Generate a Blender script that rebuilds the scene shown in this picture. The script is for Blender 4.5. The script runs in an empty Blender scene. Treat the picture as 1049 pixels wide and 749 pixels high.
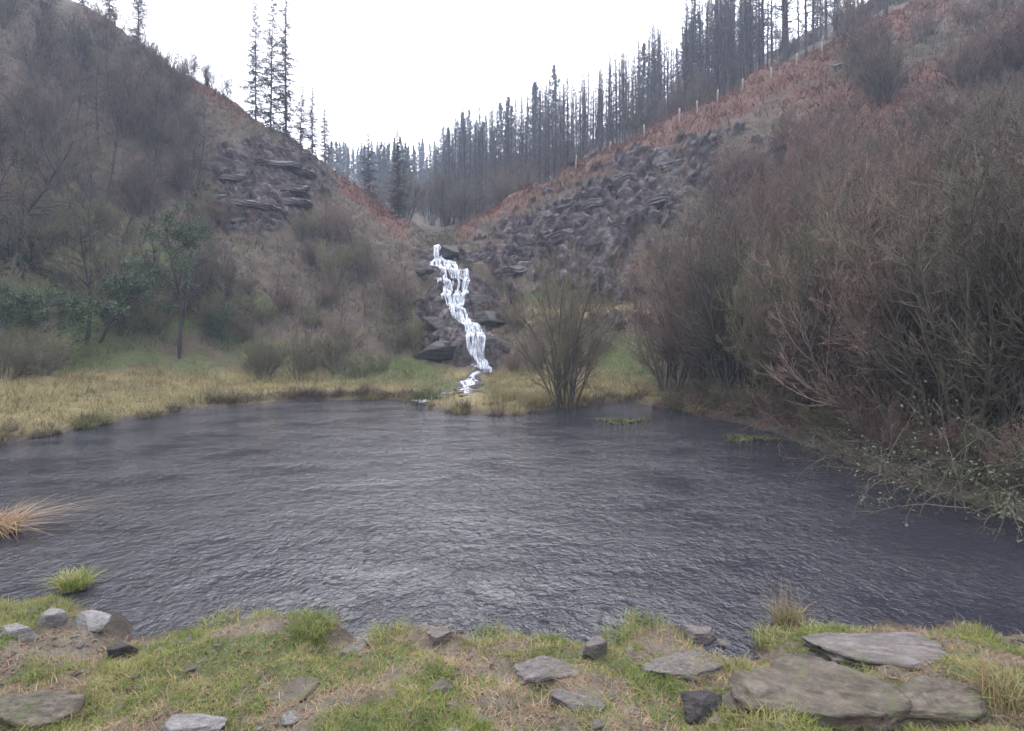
import bpy, math, random
import numpy as np
from mathutils import Vector, Matrix

# ------------------------------------------------------------------ camera, sky, sun, exposure
SC = bpy.context.scene
COL = SC.collection
FPX, CX, HY, CAMZ = 600.0, 524.5, 340.0, 2.4          # focal length in px of a 1049 px wide frame, horizon row, eye height over the water
cam_d = bpy.data.cameras.new('camera')
cam_d.sensor_width = 36.0
cam_d.lens = FPX / 1049.0 * 36.0
cam_d.shift_y = -(374.5 - HY) / 1049.0
cam_d.clip_start, cam_d.clip_end = 0.05, 3000.0
cam = bpy.data.objects.new('camera', cam_d)
COL.objects.link(cam)
cam.location = (0, 0, CAMZ)
cam.rotation_euler = (math.radians(90), 0, 0)
SC.camera = cam

W = bpy.data.worlds.new('World')
SC.world = W
W.use_nodes = True
wn, wl = W.node_tree.nodes, W.node_tree.links
bg = wn['Background']
sky = wn.new('ShaderNodeTexSky')
sky.sky_type = 'NISHITA'
sky.sun_disc = False
sky.sun_elevation = math.radians(42)
sky.sun_rotation = math.radians(-9)
sky.air_density, sky.dust_density = 1.6, 4.0
hs = wn.new('ShaderNodeHueSaturation')
hs.inputs['Saturation'].default_value = 0.35
wl.new(sky.outputs[0], hs.inputs['Color'])
tcw = wn.new('ShaderNodeTexCoord')
cn = wn.new('ShaderNodeTexNoise')
cn.inputs['Scale'].default_value = 2.2
cn.inputs['Detail'].default_value = 5
wl.new(tcw.outputs['Generated'], cn.inputs['Vector'])
cr = wn.new('ShaderNodeValToRGB')
cr.color_ramp.elements[0].position, cr.color_ramp.elements[0].color = 0.3, (7.7, 7.75, 8.1, 1)
cr.color_ramp.elements[1].position, cr.color_ramp.elements[1].color = 0.7, (8.7, 8.75, 9.1, 1)
wl.new(cn.outputs['Fac'], cr.inputs[0])
mx = wn.new('ShaderNodeMixRGB')
mx.inputs[0].default_value = 0.88                        # the cloud layer covers nearly all of the sky
wl.new(hs.outputs[0], mx.inputs[1])
sepw = wn.new('ShaderNodeSeparateXYZ')
wl.new(tcw.outputs['Generated'], sepw.inputs[0])
grd = wn.new('ShaderNodeValToRGB')
grd.color_ramp.elements[0].position, grd.color_ramp.elements[0].color = 0.0, (0.60, 0.60, 0.63, 1)
grd.color_ramp.elements[1].position, grd.color_ramp.elements[1].color = 1.0, (1.42, 1.46, 1.57, 1)
wl.new(sepw.outputs['Z'], grd.inputs[0])
mg = wn.new('ShaderNodeMixRGB'); mg.blend_type = 'MULTIPLY'; mg.inputs[0].default_value = 1.0
wl.new(cr.outputs[0], mg.inputs[1]); wl.new(grd.outputs[0], mg.inputs[2])
wl.new(mg.outputs[0], mx.inputs[2])
wl.new(mx.outputs[0], bg.inputs['Color'])
bg.inputs['Strength'].default_value = 0.125

sun_d = bpy.data.lights.new('sun', 'SUN')
sun_d.energy = 0.5
sun_d.angle = math.radians(50)
sun_d.color = (1.0, 0.96, 0.9)
sun = bpy.data.objects.new('sun', sun_d)
COL.objects.link(sun)
_az, _el = math.radians(-9), math.radians(42)
sun.rotation_euler = (-Vector((math.sin(_az) * math.cos(_el), math.cos(_az) * math.cos(_el), math.sin(_el)))).to_track_quat('-Z', 'Y').to_euler()

SC.view_settings.view_transform = 'Standard'
SC.view_settings.look = 'None'
SC.view_settings.exposure = 1.75
SC.view_settings.gamma = 1.0
SC.view_settings.use_curve_mapping = False
SC.render.engine = 'CYCLES'
SC.cycles.use_denoising = True
SC.cycles.max_bounces = 6
SC.cycles.volume_bounces = 1
SC.cycles.caustics_reflective = False
SC.cycles.caustics_refractive = False

rng = np.random.default_rng(7)

# ------------------------------------------------------------------ helpers
def sstep(a, b, x):
    t = np.clip((x - a) / (b - a), 0, 1)
    return t * t * (3 - 2 * t)

def _h(ix, iy, iz, seed):
    n = (ix.astype(np.int64) * 374761393 + iy.astype(np.int64) * 668265263 + iz.astype(np.int64) * 2147483647 + seed * 1274126177) & 0xFFFFFFFF
    n = ((n ^ (n >> 13)) * 1274126177) & 0xFFFFFFFF
    n = ((n ^ (n >> 16)) * 2246822519) & 0xFFFFFFFF
    n = n ^ (n >> 15)
    return (n & 0xFFFFFF) / float(0xFFFFFF)

def vnoise(x, y, z=None, seed=0):
    z = np.zeros_like(x) if z is None else z
    fx, fy, fz = np.floor(x), np.floor(y), np.floor(z)
    tx, ty, tz = x - fx, y - fy, z - fz
    tx, ty, tz = [t * t * t * (t * (t * 6 - 15) + 10) for t in (tx, ty, tz)]
    r = 0
    for a in (0, 1):
        for b in (0, 1):
            for c in (0, 1):
                w = (tx if a else 1 - tx) * (ty if b else 1 - ty) * (tz if c else 1 - tz)
                r = r + w * _h(fx + a, fy + b, fz + c, seed)
    return r * 2 - 1

def fbm(x, y, z=None, seed=0, octv=4, gain=0.5):
    r, a = 0, 1.0
    z = np.zeros_like(x) if z is None else z
    for i in range(octv):
        r = r + a * vnoise(x, y, z, seed + i * 17)
        x, y, z, a = x * 2.03 + 3.1, y * 2.03 + 1.7, z * 2.03 + 5.3, a * gain
    return r

def cells(x, y, z, seed=0):
    """distance to the nearest cell point and that cell's random value"""
    fx, fy, fz = np.floor(x), np.floor(y), np.floor(z)
    best = np.full(x.shape, 9.0)
    second = np.full(x.shape, 9.0)
    val = np.zeros(x.shape)
    for a in (-1, 0, 1):
        for b in (-1, 0, 1):
            for c in (-1, 0, 1):
                gx, gy, gz = fx + a, fy + b, fz + c
                d = (gx + _h(gx, gy, gz, seed) - x) ** 2 + (gy + _h(gx, gy, gz, seed + 1) - y) ** 2 + (gz + _h(gx, gy, gz, seed + 2) - z) ** 2
                v = _h(gx, gy, gz, seed + 3)
                m = d < best
                second = np.where(m, best, np.minimum(second, d))
                val = np.where(m, v, val)
                best = np.where(m, d, best)
    return np.sqrt(best), np.sqrt(second), val

def mesh_np(name, V, F, mat, smooth=True, attrs=None):
    V = np.asarray(V, np.float32).reshape(-1, 3)
    F = np.asarray(F, np.int32)
    n, k = F.shape
    me = bpy.data.meshes.new(name)
    me.vertices.add(len(V)); me.vertices.foreach_set('co', V.ravel())
    me.loops.add(n * k); me.loops.foreach_set('vertex_index', F.ravel())
    me.polygons.add(n)
    me.polygons.foreach_set('loop_start', np.arange(0, n * k, k, dtype=np.int32))
    me.polygons.foreach_set('use_smooth', np.full(n, smooth))
    me.update(calc_edges=True)
    for an, av in (attrs or {}).items():
        a = me.attributes.new(an, 'FLOAT', 'POINT')
        a.data.foreach_set('value', np.asarray(av, np.float32))
    me.materials.append(mat)
    return me

def link(name, me, parent=None, loc=None):
    o = bpy.data.objects.new(name, me)
    COL.objects.link(o)
    if parent is not None: o.parent = parent
    if loc is not None: o.location = loc
    return o

def tag(o, label=None, cat=None, group=None, kind=None):
    if label: o['label'] = label
    if cat: o['category'] = cat
    if group: o['group'] = group
    if kind: o['kind'] = kind
    return o

def unit(v):
    return v / np.maximum(np.linalg.norm(v, axis=-1, keepdims=True), 1e-9)

def tubes(P, R, S=3):
    N, K, _ = P.shape
    T = unit(np.gradient(P, axis=1))
    ref = unit(np.random.default_rng(N + K).normal(size=(N, 1, 3)))
    U = unit(np.cross(T, ref)); Wv = np.cross(T, U)
    a = np.arange(S) * 2 * math.pi / S
    V = P[:, :, None, :] + R[:, :, None, None] * (np.cos(a)[None, None, :, None] * U[:, :, None, :] + np.sin(a)[None, None, :, None] * Wv[:, :, None, :])
    idx = np.arange(N * K * S).reshape(N, K, S)
    i0 = idx[:, :-1]; i1 = idx[:, 1:]
    F = np.stack([i0, np.roll(i0, -1, 2), np.roll(i1, -1, 2), i1], -1).reshape(-1, 4)
    return V.reshape(-1, 3), F

def cat(parts):
    Vs, Fs, o = [], [], 0
    for V, F in parts:
        Vs.append(V); Fs.append(F + o); o += len(V)
    return np.concatenate(Vs), np.concatenate(Fs)

def grow(r, start, d, L, rad, K, wig, trop, taper=0.3):
    N = len(start)
    P = np.zeros((N, K, 3)); P[:, 0] = start
    d = unit(d.copy())
    st = (L / (K - 1))[:, None]
    trop = np.asarray(trop, float)
    for k in range(1, K):
        P[:, k] = P[:, k - 1] + d * st
        d = unit(d + r.normal(size=(N, 3)) * wig + trop)
    R = rad[:, None] * (1 - (1 - taper) * np.linspace(0, 1, K)[None, :])
    return P, R

def kids(r, P, R, L, m, t0, t1, ang, lf, rf, rmin=0.0):
    N, K, _ = P.shape
    t = r.uniform(t0, t1, (N, m))
    f = t * (K - 1); i = np.minimum(f.astype(int), K - 2); w = (f - i)[..., None]
    n = np.arange(N)[:, None]
    s = P[n, i] * (1 - w) + P[n, i + 1] * w
    T = unit(P[n, i + 1] - P[n, i])
    q = unit(np.cross(T, r.normal(size=(N, m, 3))))
    a = np.radians(ang) * r.uniform(0.6, 1.35, (N, m))[..., None]
    d = T * np.cos(a) + q * np.sin(a)
    l = (L[:, None] * lf * (1.15 - 0.65 * t) * r.uniform(0.6, 1.3, (N, m)))
    rd = np.maximum(np.take_along_axis(R, i, 1) * rf, rmin)
    return s.reshape(-1, 3), d.reshape(-1, 3), l.ravel(), rd.ravel()

def leaf_quads(r, C, size, up=0.3, asp=0.55):
    N = len(C)
    a = unit(r.normal(size=(N, 3)) + np.array([0, 0, up])); b = unit(np.cross(a, r.normal(size=(N, 3))))
    s = (size * r.uniform(0.6, 1.4, N))[:, None]
    V = np.stack([C - a * s * 0.0, C + a * s * 0.5 + b * s * asp * 0.5, C + a * s, C + a * s * 0.5 - b * s * asp * 0.5], 1)
    return V.reshape(-1, 3), np.arange(N * 4).reshape(-1, 4)

def blades(r, C, h, w, lean, K=3, bias=(0, 0, 0)):
    """tapered grass blades: two quads each, bent by lean"""
    N = len(C)
    a = r.uniform(0, 2 * math.pi, N)
    out = np.stack([np.cos(a), np.sin(a), np.zeros(N)], 1)
    out = out + np.asarray(bias)
    b = np.stack([-np.sin(a + r.normal(size=N)), np.cos(a + r.normal(size=N)), np.zeros(N)], 1)
    lean = lean * r.uniform(0.3, 1.6, N)
    rows = []
    for k in range(K):
        t = k / (K - 1)
        c = C + out * (h * lean * t * t)[:, None] + np.array([0, 0, 1.0]) * (h * t * (1 - 0.35 * t * np.minimum(lean, 1.5)))[:, None]
        ww = (w * (1 - 0.88 * t ** 1.5))[:, None]
        rows += [c - b * ww * 0.5, c + b * ww * 0.5]
    V = np.stack(rows, 1).reshape(-1, 3)
    base = np.arange(N)[:, None] * (2 * K)
    F = np.concatenate([base + np.array([[2 * k, 2 * k + 1, 2 * k + 3, 2 * k + 2]]) for k in range(K - 1)], 0)
    return V, F

# ------------------------------------------------------------------ materials
class NT:
    def __init__(s, name):
        s.m = bpy.data.materials.new(name); s.m.use_nodes = True
        s.n, s.l = s.m.node_tree.nodes, s.m.node_tree.links
        s.b = s.n['Principled BSDF']
        s.out = s.n['Material Output']
    def new(s, t, **kw):
        o = s.n.new(t)
        for k, v in kw.items(): o.inputs[k.replace('_', ' ')].default_value = v
        return o
    def coord(s, which='Object', scale=None):
        c = s.n.new('ShaderNodeTexCoord').outputs[which]
        if scale:
            mp = s.n.new('ShaderNodeMapping'); mp.inputs['Scale'].default_value = scale
            s.l.new(c, mp.inputs['Vector']); c = mp.outputs[0]
        return c
    def pos(s, scale=None):
        c = s.n.new('ShaderNodeNewGeometry').outputs['Position']
        if scale:
            mp = s.n.new('ShaderNodeMapping'); mp.inputs['Scale'].default_value = scale
            s.l.new(c, mp.inputs['Vector']); c = mp.outputs[0]
        return c
    def noise(s, vec, scale, detail=4, rough=0.55, dist=0.0):
        o = s.new('ShaderNodeTexNoise', Scale=scale, Detail=detail, Roughness=rough, Distortion=dist)
        s.l.new(vec, o.inputs['Vector']); return o.outputs['Fac']
    def ramp(s, fac, stops):
        o = s.n.new('ShaderNodeValToRGB'); e = o.color_ramp.elements
        while len(e) < len(stops): e.new(0.5)
        for q, (p, c) in zip(e, stops):
            q.position = p; q.color = (*c, 1) if len(c) == 3 else c
        s.l.new(fac, o.inputs[0]); return o.outputs[0]
    def mix(s, fac, a, b, mode='MIX'):
        o = s.n.new('ShaderNodeMixRGB'); o.blend_type = mode
        for i, v in ((0, fac), (1, a), (2, b)):
            if hasattr(v, 'is_linked'): s.l.new(v, o.inputs[i])
            elif i == 0: o.inputs[0].default_value = v
            else: o.inputs[i].default_value = (*v, 1)
        return o.outputs[0]
    def math(s, op, a, b=0.0, clamp=False):
        o = s.n.new('ShaderNodeMath'); o.operation = op; o.use_clamp = clamp
        for i, v in ((0, a), (1, b)):
            if hasattr(v, 'is_linked'): s.l.new(v, o.inputs[i])
            else: o.inputs[i].default_value = v
        return o.outputs[0]
    def attr(s, name):
        o = s.n.new('ShaderNodeAttribute'); o.attribute_name = name; return o.outputs['Fac']
    def bump(s, h, strength, dist, normal=None):
        o = s.new('ShaderNodeBump', Strength=strength, Distance=dist)
        s.l.new(h, o.inputs['Height'])
        if normal is not None: s.l.new(normal, o.inputs['Normal'])
        return o.outputs['Normal']
    def set(s, col=None, rough=None, normal=None, spec=None):
        for nm, v in (('Base Color', col), ('Roughness', rough), ('Normal', normal), ('Specular IOR Level', spec)):
            if v is None: continue
            if hasattr(v, 'is_linked'): s.l.new(v, s.b.inputs[nm])
            else: s.b.inputs[nm].default_value = (*v, 1) if isinstance(v, tuple) else v
        return s.m

def twig_mat(name, c1, c2, c3, rough=0.8):
    t = NT(name)
    p = t.pos()
    oi = t.n.new('ShaderNodeObjectInfo').outputs['Random']
    a = t.noise(p, 0.9, 3)
    f = t.noise(p, 14.0, 3)
    base = t.ramp(a, [(0.3, c1), (0.5, c2), (0.72, c3)])
    k = t.math('ADD', t.math('MULTIPLY', oi, 0.4), 0.72)
    g = t.math('ADD', t.math('MULTIPLY', f, 0.9), 0.5)
    v = t.math('MULTIPLY', k, g)
    cc = t.n.new('ShaderNodeCombineColor')
    for i in range(3): t.l.new(v, cc.inputs[i])
    return t.set(t.mix(1.0, base, cc.outputs[0], 'MULTIPLY'), rough, spec=0.25)

def leaf_mat(name, cols, scale=6.0, rough=0.6, trans=0.0):
    t = NT(name)
    p = t.pos()
    f = t.noise(p, scale, 4, 0.7)
    n = len(cols)
    c = t.ramp(f, [(0.28 + 0.44 * i / max(1, n - 1), cols[i]) for i in range(n)])
    t.set(c, rough, spec=0.3)
    if trans:
        tr = t.n.new('ShaderNodeBsdfTranslucent'); t.l.new(c, tr.inputs['Color'])
        ms = t.n.new('ShaderNodeMixShader'); ms.inputs[0].default_value = trans
        t.l.new(t.b.outputs[0], ms.inputs[1]); t.l.new(tr.outputs[0], ms.inputs[2]); t.l.new(ms.outputs[0], t.out.inputs['Surface'])
    return t.m

# ------------------------------------------------------------------ terrain: pond outline and slope profiles
def pw(p, py, z=0.0):
    Y = (CAMZ - z) * FPX / (py - HY)
    return ((p - CX) / FPX * Y, Y)

POND = np.array([pw(*q) for q in [
    (-250, 600), (0, 616), (60, 626), (100, 640), (135, 672), (165, 664), (240, 645), (330, 646), (372, 672), (405, 654), (445, 655),
    (520, 668), (610, 666), (690, 642), (735, 680), (765, 668), (800, 640), (850, 642), (960, 650), (1049, 660), (1180, 640), (1260, 600),
    (1150, 560), (1049, 535), (960, 506), (900, 488), (840, 461), (800, 446), (740, 429), (690, 419), (640, 412), (600, 416), (560, 420),
    (530, 425), (490, 425), (445, 420), (425, 411), (380, 409.5), (300, 411), (260, 414), (200, 421), (130, 431), (60, 444), (0, 456),
    (-80, 475), (-200, 510), (-300, 555)]])

def pond_sd(x, y):
    """signed distance to the pond's edge, negative over water"""
    A = POND; B = np.roll(POND, -1, 0)
    best = np.full(x.shape, 1e9); ins = np.zeros(x.shape, bool)
    for (ax, ay), (bx, by) in zip(A, B):
        dx, dy = bx - ax, by - ay
        t = np.clip(((x - ax) * dx + (y - ay) * dy) / (dx * dx + dy * dy), 0, 1)
        best = np.minimum(best, (x - ax - t * dx) ** 2 + (y - ay - t * dy) ** 2)
        c = ((ay > y) != (by > y))
        with np.errstate(divide='ignore', invalid='ignore'):
            ins ^= c & (x < (bx - ax) * (y - ay) / (by - ay + 1e-12) + ax)
    return np.where(ins, -1, 1) * np.sqrt(best)

PROF = {   # bearing (as px) : (distance, row) from the bank up to the brow and on behind it
    -400: [(9, 420), (14, 350), (22, 190), (32, 20), (45, -60), (80, -70), (330, 190)],
    -150: [(10.5, 440), (14, 395), (18, 350), (24, 230), (34, 70), (46, -40), (60, -60), (100, -50), (330, 190)],
    0:   [(12.7, 440), (16, 405), (20, 375), (24, 310), (30, 195), (38, 60), (48, -30), (60, -60), (100, -40), (330, 190)],
    75:  [(14.7, 432), (18, 402), (21, 380), (25, 315), (31, 215), (39, 105), (50, 0), (70, 8), (120, 40), (330, 168)],
    140: [(16.5, 424), (19.5, 402), (22, 383), (26, 315), (32, 220), (39, 130), (48, 45), (65, 60), (120, 90), (330, 178)],
    200: [(18.3, 416), (21, 401), (23, 386), (27, 320), (32, 240), (38, 160), (47, 77), (60, 100), (120, 140), (330, 183)],
    280: [(20.5, 408), (22.3, 398), (24.5, 382), (28, 320), (32, 258), (38, 185), (45, 131), (60, 155), (100, 175), (200, 182), (330, 188)],
    340: [(21.5, 404), (23.3, 396), (25.5, 380), (29, 328), (33, 276), (38, 220), (44, 175), (60, 190), (100, 200), (160, 188), (240, 178), (330, 186)],
    385: [(21.8, 403), (24, 394), (26, 377), (29.5, 325), (33, 275), (37, 230), (42, 205), (60, 215), (100, 212), (160, 192), (240, 178), (330, 186)],
    420: [(22.3, 403), (24.5, 395), (26.5, 374), (29.5, 325), (33, 280), (36.5, 252), (41, 239), (60, 236), (100, 222), (160, 195), (240, 178), (330, 184)],
    447: [(22.5, 404), (25, 394), (27, 378), (30, 342), (33, 300), (36, 258), (40, 249), (60, 236), (100, 220), (160, 188), (240, 172), (330, 180)],
    488: [(21, 407), (25, 393), (27, 373), (28.5, 335), (32, 300), (36, 262), (42, 232), (60, 229), (100, 212), (160, 178), (240, 165), (330, 173)],
    530: [(17.3, 420), (22, 402), (26, 384), (28.5, 342), (32, 312), (37, 250), (42.5, 205), (60, 210), (90, 196), (140, 168), (220, 158), (330, 168)],
    600: [(19, 412), (22, 400), (24, 386), (27, 345), (31, 312), (34, 272), (38, 208), (42, 165), (58, 176), (85, 168), (130, 150), (220, 148), (330, 190)],
    670: [(20, 409), (22, 396), (24, 370), (28, 330), (31, 292), (34, 242), (38, 176), (42, 132), (58, 140), (85, 130), (130, 118), (220, 120), (330, 190)],
    740: [(17.6, 424), (20, 405), (22, 375), (26, 320), (30, 260), (35, 180), (42, 100), (58, 104), (85, 92), (130, 80), (220, 95), (330, 190)],
    800: [(14.5, 440), (16.5, 412), (20, 350), (25, 280), (30, 212), (35, 145), (42, 72), (58, 72), (85, 60), (130, 50), (220, 75), (330, 190)],
    870: [(12, 456), (14, 430), (18, 360), (23, 280), (28, 205), (34, 120), (41, 42), (58, 36), (85, 20), (130, 15), (220, 50), (330, 190)],
    960: [(10, 478), (12, 440), (16, 360), (22, 240), (30, 105), (41, 8), (58, -20), (85, -30), (130, -20), (330, 190)],
    1049: [(8.4, 512), (10.3, 468), (14, 372), (20, 240), (30, 85), (42, -40), (58, -70), (90, -70), (330, 190)],
    1450: [(7, 520), (10, 440), (15, 300), (24, 100), (36, -60), (50, -110), (90, -110), (330, 190)],
}
_lg = np.geomspace(4, 700, 420)
_pk = np.array(sorted(PROF), float)
_tab = []
for k in sorted(PROF):
    q = np.array(PROF[k], float)
    z = CAMZ + (HY - q[:, 1]) / FPX * q[:, 0]
    _tab.append(np.interp(_lg, q[:, 0], z))
_tab = np.array(_tab)
_pd = np.arange(-400, 1451, 5.0)
_T = np.stack([np.interp(_pd, _pk, _tab[:, j]) for j in range(len(_lg))], 1)
_ker = np.exp(-0.5 * (np.arange(-8, 9) / 2.6) ** 2); _ker /= _ker.sum()
_T = np.stack([np.convolve(np.pad(_T[:, j], 8, mode='edge'), _ker, 'valid') for j in range(len(_lg))], 1)
_k2 = np.exp(-0.5 * (np.arange(-4, 5) / 1.3) ** 2); _k2 /= _k2.sum()
_T = np.stack([np.convolve(np.pad(_T[i], 4, mode='edge'), _k2, 'valid') for i in range(len(_pd))], 0)

def bearing(x, y):
    a = np.arctan2(x, y)
    ac = np.clip(a, math.atan((-400 - CX) / FPX), math.atan((1450 - CX) / FPX))
    return np.tan(ac) * FPX + CX, np.hypot(x, y) * np.cos(ac), a

def prof_z(p, Y):
    fp = np.clip((p + 400) / 5.0, 0, len(_pd) - 1.001); i = fp.astype(int); u = fp - i
    fy = np.clip(np.log(np.maximum(Y, 4.0) / 4) / math.log(700 / 4) * (len(_lg) - 1), 0, len(_lg) - 1.001); j = fy.astype(int); v = fy - j
    return (_T[i, j] * (1 - u) + _T[i + 1, j] * u) * (1 - v) + (_T[i, j + 1] * (1 - u) + _T[i + 1, j + 1] * u) * v

# the course of the stream and falls: (px, row, distance, half width in px)
FALL = np.array([(440, 412, 20.0, 16), (476, 404, 21.6, 7), (478, 395, 24.6, 5), (483, 386, 25.8, 7), (496, 378, 26.3, 6), (489, 368, 26.8, 9),
                 (488, 346, 27.15, 10), (484, 341, 28.3, 9), (478, 333, 28.6, 6), (474, 328, 29.4, 6), (466, 318, 29.7, 7), (467, 312, 30.6, 9),
                 (467, 304, 30.8, 12), (468, 299, 31.7, 12), (469, 290, 31.9, 13), (468, 286, 32.7, 12), (463, 278, 32.95, 11), (457, 273, 34.1, 13),
                 (450, 269, 34.3, 8), (449, 266, 35.4, 4), (447, 254, 35.7, 3.2), (446, 251, 38.0, 3), (445, 249, 42, 3)], float)
FX = (FALL[:, 0] - CX) / FPX * FALL[:, 2]
FZ = CAMZ + (HY - FALL[:, 1]) / FPX * FALL[:, 2]
FYY = FALL[:, 2]
FW = FALL[:, 3] / FPX * FALL[:, 2]

def row_of(y, z):
    return HY - (z - CAMZ) / np.maximum(y, 0.5) * FPX

def blob(p, r, cp, cr_, sp, sr):
    return np.exp(-(((p - cp) / sp) ** 2 + ((r - cr_) / sr) ** 2))

def zones(x, y, z, p, Y, sd):
    r = row_of(Y, z)
    n1 = fbm(x * 0.5, y * 0.5, z * 0.5, 41, 4)
    n2 = fbm(x * 1.6, y * 1.6, z * 1.6, 77, 3)
    slope = sstep(0.9, 2.5, z) * (Y > 9)
    rock = (blob(p, r, 650, 205, 75, 45) + blob(p, r, 570, 245, 55, 35) + 0.8 * blob(p, r, 770, 165, 60, 30) + blob(p, r, 283, 182, 48, 40)
            + 0.9 * blob(p, r, 235, 205, 48, 32) + 0.8 * blob(p, r, 140, 105, 25, 16) + 0.8 * blob(p, r, 500, 290, 30, 40) + blob(p, r, 455, 330, 24, 40)
            + 0.6 * blob(p, r, 610, 300, 60, 16) + 0.6 * blob(p, r, 640, 330, 40, 8))
    rock = sstep(0.36, 0.72, rock * 1.1 + (0.62 * n1 + 0.35 * n2) * sstep(0.05, 0.3, rock)) * (Y < 46)
    fall = np.exp(-((x - np.interp(Y, FYY, FX)) / 1.3) ** 2) * sstep(25.8, 26.8, Y) * (1 - sstep(36, 38, Y))
    fall = np.maximum(fall, np.exp(-((x - np.interp(Y, FYY, FX)) / 0.55) ** 2) * sstep(19, 20, Y) * (1 - sstep(25.8, 26.8, Y)))
    rock = np.maximum(rock, sstep(0.25, 0.55, fall + 0.15 * n2))
    # bracken: a band under the right-hand brow and patches
    br = sstep(45, 8, r - np.interp(p, [440, 600, 740, 870, 960], [236, 164, 100, 42, 6])) * sstep(450, 490, p) * (1 - sstep(930, 1000, p)) * sstep(34, 37, Y)
    br = np.maximum(br, 0.8 * blob(p, r, 800, 190, 70, 25))
    br = np.maximum(br, sstep(30, 4, r - np.interp(p, [120, 200, 250], [35, 77, 112])) * sstep(120, 150, p) * (1 - sstep(235, 260, p)) * (Y > 40))
    br = np.maximum(br, sstep(22, 3, r - np.interp(p, [330, 420], [168, 240])) * sstep(330, 350, p) * (1 - sstep(400, 430, p)) * (Y > 37) * 0.9)
    br = np.maximum(br, 1.0 * blob(p, r, 880, 110, 110, 55))
    br = np.maximum(br, 0.6 * blob(p, r, 640, 275, 60, 10) + 0.5 * blob(p, r, 260, 230, 60, 10))
    br = sstep(0.25, 0.85, br * (Y < 52) + 0.45 * n1 + 0.25 * n2) * (1 - 0.8 * rock) * (Y < 52) * np.minimum(1, br * 3)
    gr = 0.85 * blob(p, r, 95, 310, 160, 62) + blob(p, r, 650, 365, 60, 28) + blob(p, r, 390, 378, 70, 16) + 0.8 * blob(p, r, 470, 398, 50, 8) + 0.5 * blob(p, r, 130, 372, 120, 16) + 0.7 * blob(p, r, 560, 305, 50, 10)
    gr = sstep(0.25, 0.7, gr + 0.3 * n1 + 0.15 * n2) * (Y > 9)
    straw = (1 - sstep(386, 372, r)) * (Y > 9) * (1 - sstep(640, 720, p))
    straw = np.maximum(straw, 0.9 * (blob(p, r, 560, 322, 70, 12) + blob(p, r, 640, 318, 50, 8) + blob(p, r, 545, 385, 40, 20)) * (Y > 9)) * (1 - gr * 0.7)
    mud = np.exp(-np.maximum(sd, 0) / 0.22) * np.where(sd > -0.5, 1, 0)
    near = (Y < 8.5) * 1.0
    green = sstep(-0.35, 0.40, fbm(x * 2.1, y * 2.1, None, 5, 4) + 0.5 * fbm(x * 7, y * 7, None, 6, 2) - 0.08)
    return dict(rock=rock, bracken=br, green=gr * (1 - near) + near * green, straw=straw, mud=mud, near=near, slope=slope)

def height(x, y):
    x = np.asarray(x, float); y = np.asarray(y, float)
    p, Y, a = bearing(x, y)
    sd = pond_sd(x, y) + 0.17 * vnoise(x * 1.2, y * 1.2, None, 3) + 0.08 * vnoise(x * 4, y * 4, None, 4)
    zc = np.maximum(prof_z(p, Y) - 0.25, 0) * sstep(7.0, 8.5, Y)
    zc = zc * (1 - sstep(1.75, 2.6, np.abs(a)))
    n_far = fbm(x * 0.33, y * 0.33, None, 11, 5) * 0.55 * sstep(0.5, 4, zc) * (1 + sstep(50, 120, Y))
    n_mid = fbm(x * 1.3, y * 1.3, None, 12, 3) * 0.13 * sstep(0.1, 1.0, zc)
    n_nr = fbm(x * 2.2, y * 2.2, None, 13, 4) * 0.055 + fbm(x * 9, y * 9, None, 14, 3) * 0.014
    bank = np.where(sd > 0, 0.17 * (1 - np.exp(-np.maximum(sd, 0) / 0.13)) + 0.08 * sstep(0.2, 1.5, sd) + 0.05 * np.clip(sd, 0, 4) * (1 - sstep(6, 8, Y)), -0.55 * sstep(0, 1.4, -sd) + np.maximum(sd, -0.2) * 0.2)
    z = bank + (zc * sstep(0.0, 0.9, sd) + n_far + n_mid) * (sd > 0) + n_nr * sstep(-0.1, 0.25, sd)
    # the gully of the falls
    fx, fz, fw = np.interp(Y, FYY, FX), np.interp(Y, FYY, FZ), np.interp(Y, FYY, FW)
    w = (1 - sstep(fw * 1.2 + 0.1, fw * 1.2 + 1.3, np.abs(x - fx))) * sstep(20.4, 21.4, Y) * (1 - sstep(40, 46, Y))
    # ledges break across the flow at slightly different distances
    jit = 0.28 * vnoise(x * 2.4, y * 0.4, None, 21)
    fz = np.interp(Y + jit, FYY, FZ)
    z = z * (1 - w) + (fz - 0.10 + 0.08 * vnoise(x * 3, y * 3, None, 22)) * w
    return z

def hit(p, row, y0=2.5, y1=60):
    """world point on the ground seen at bearing p and row"""
    Y = np.geomspace(y0, y1, 1500)
    x = (p - CX) / FPX * Y
    z = height(x, Y)
    r = row_of(Y, np.maximum(z, 0))
    k = np.argmax(r <= row)
    if r[k] > row: k = int(np.argmin(r))
    return Vector((x[k], Y[k], max(z[k], 0)))

def ground(p, Y):
    x = (p - CX) / FPX * Y
    return Vector((x, Y, float(height(np.array([x]), np.array([Y]))[0])))

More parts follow.
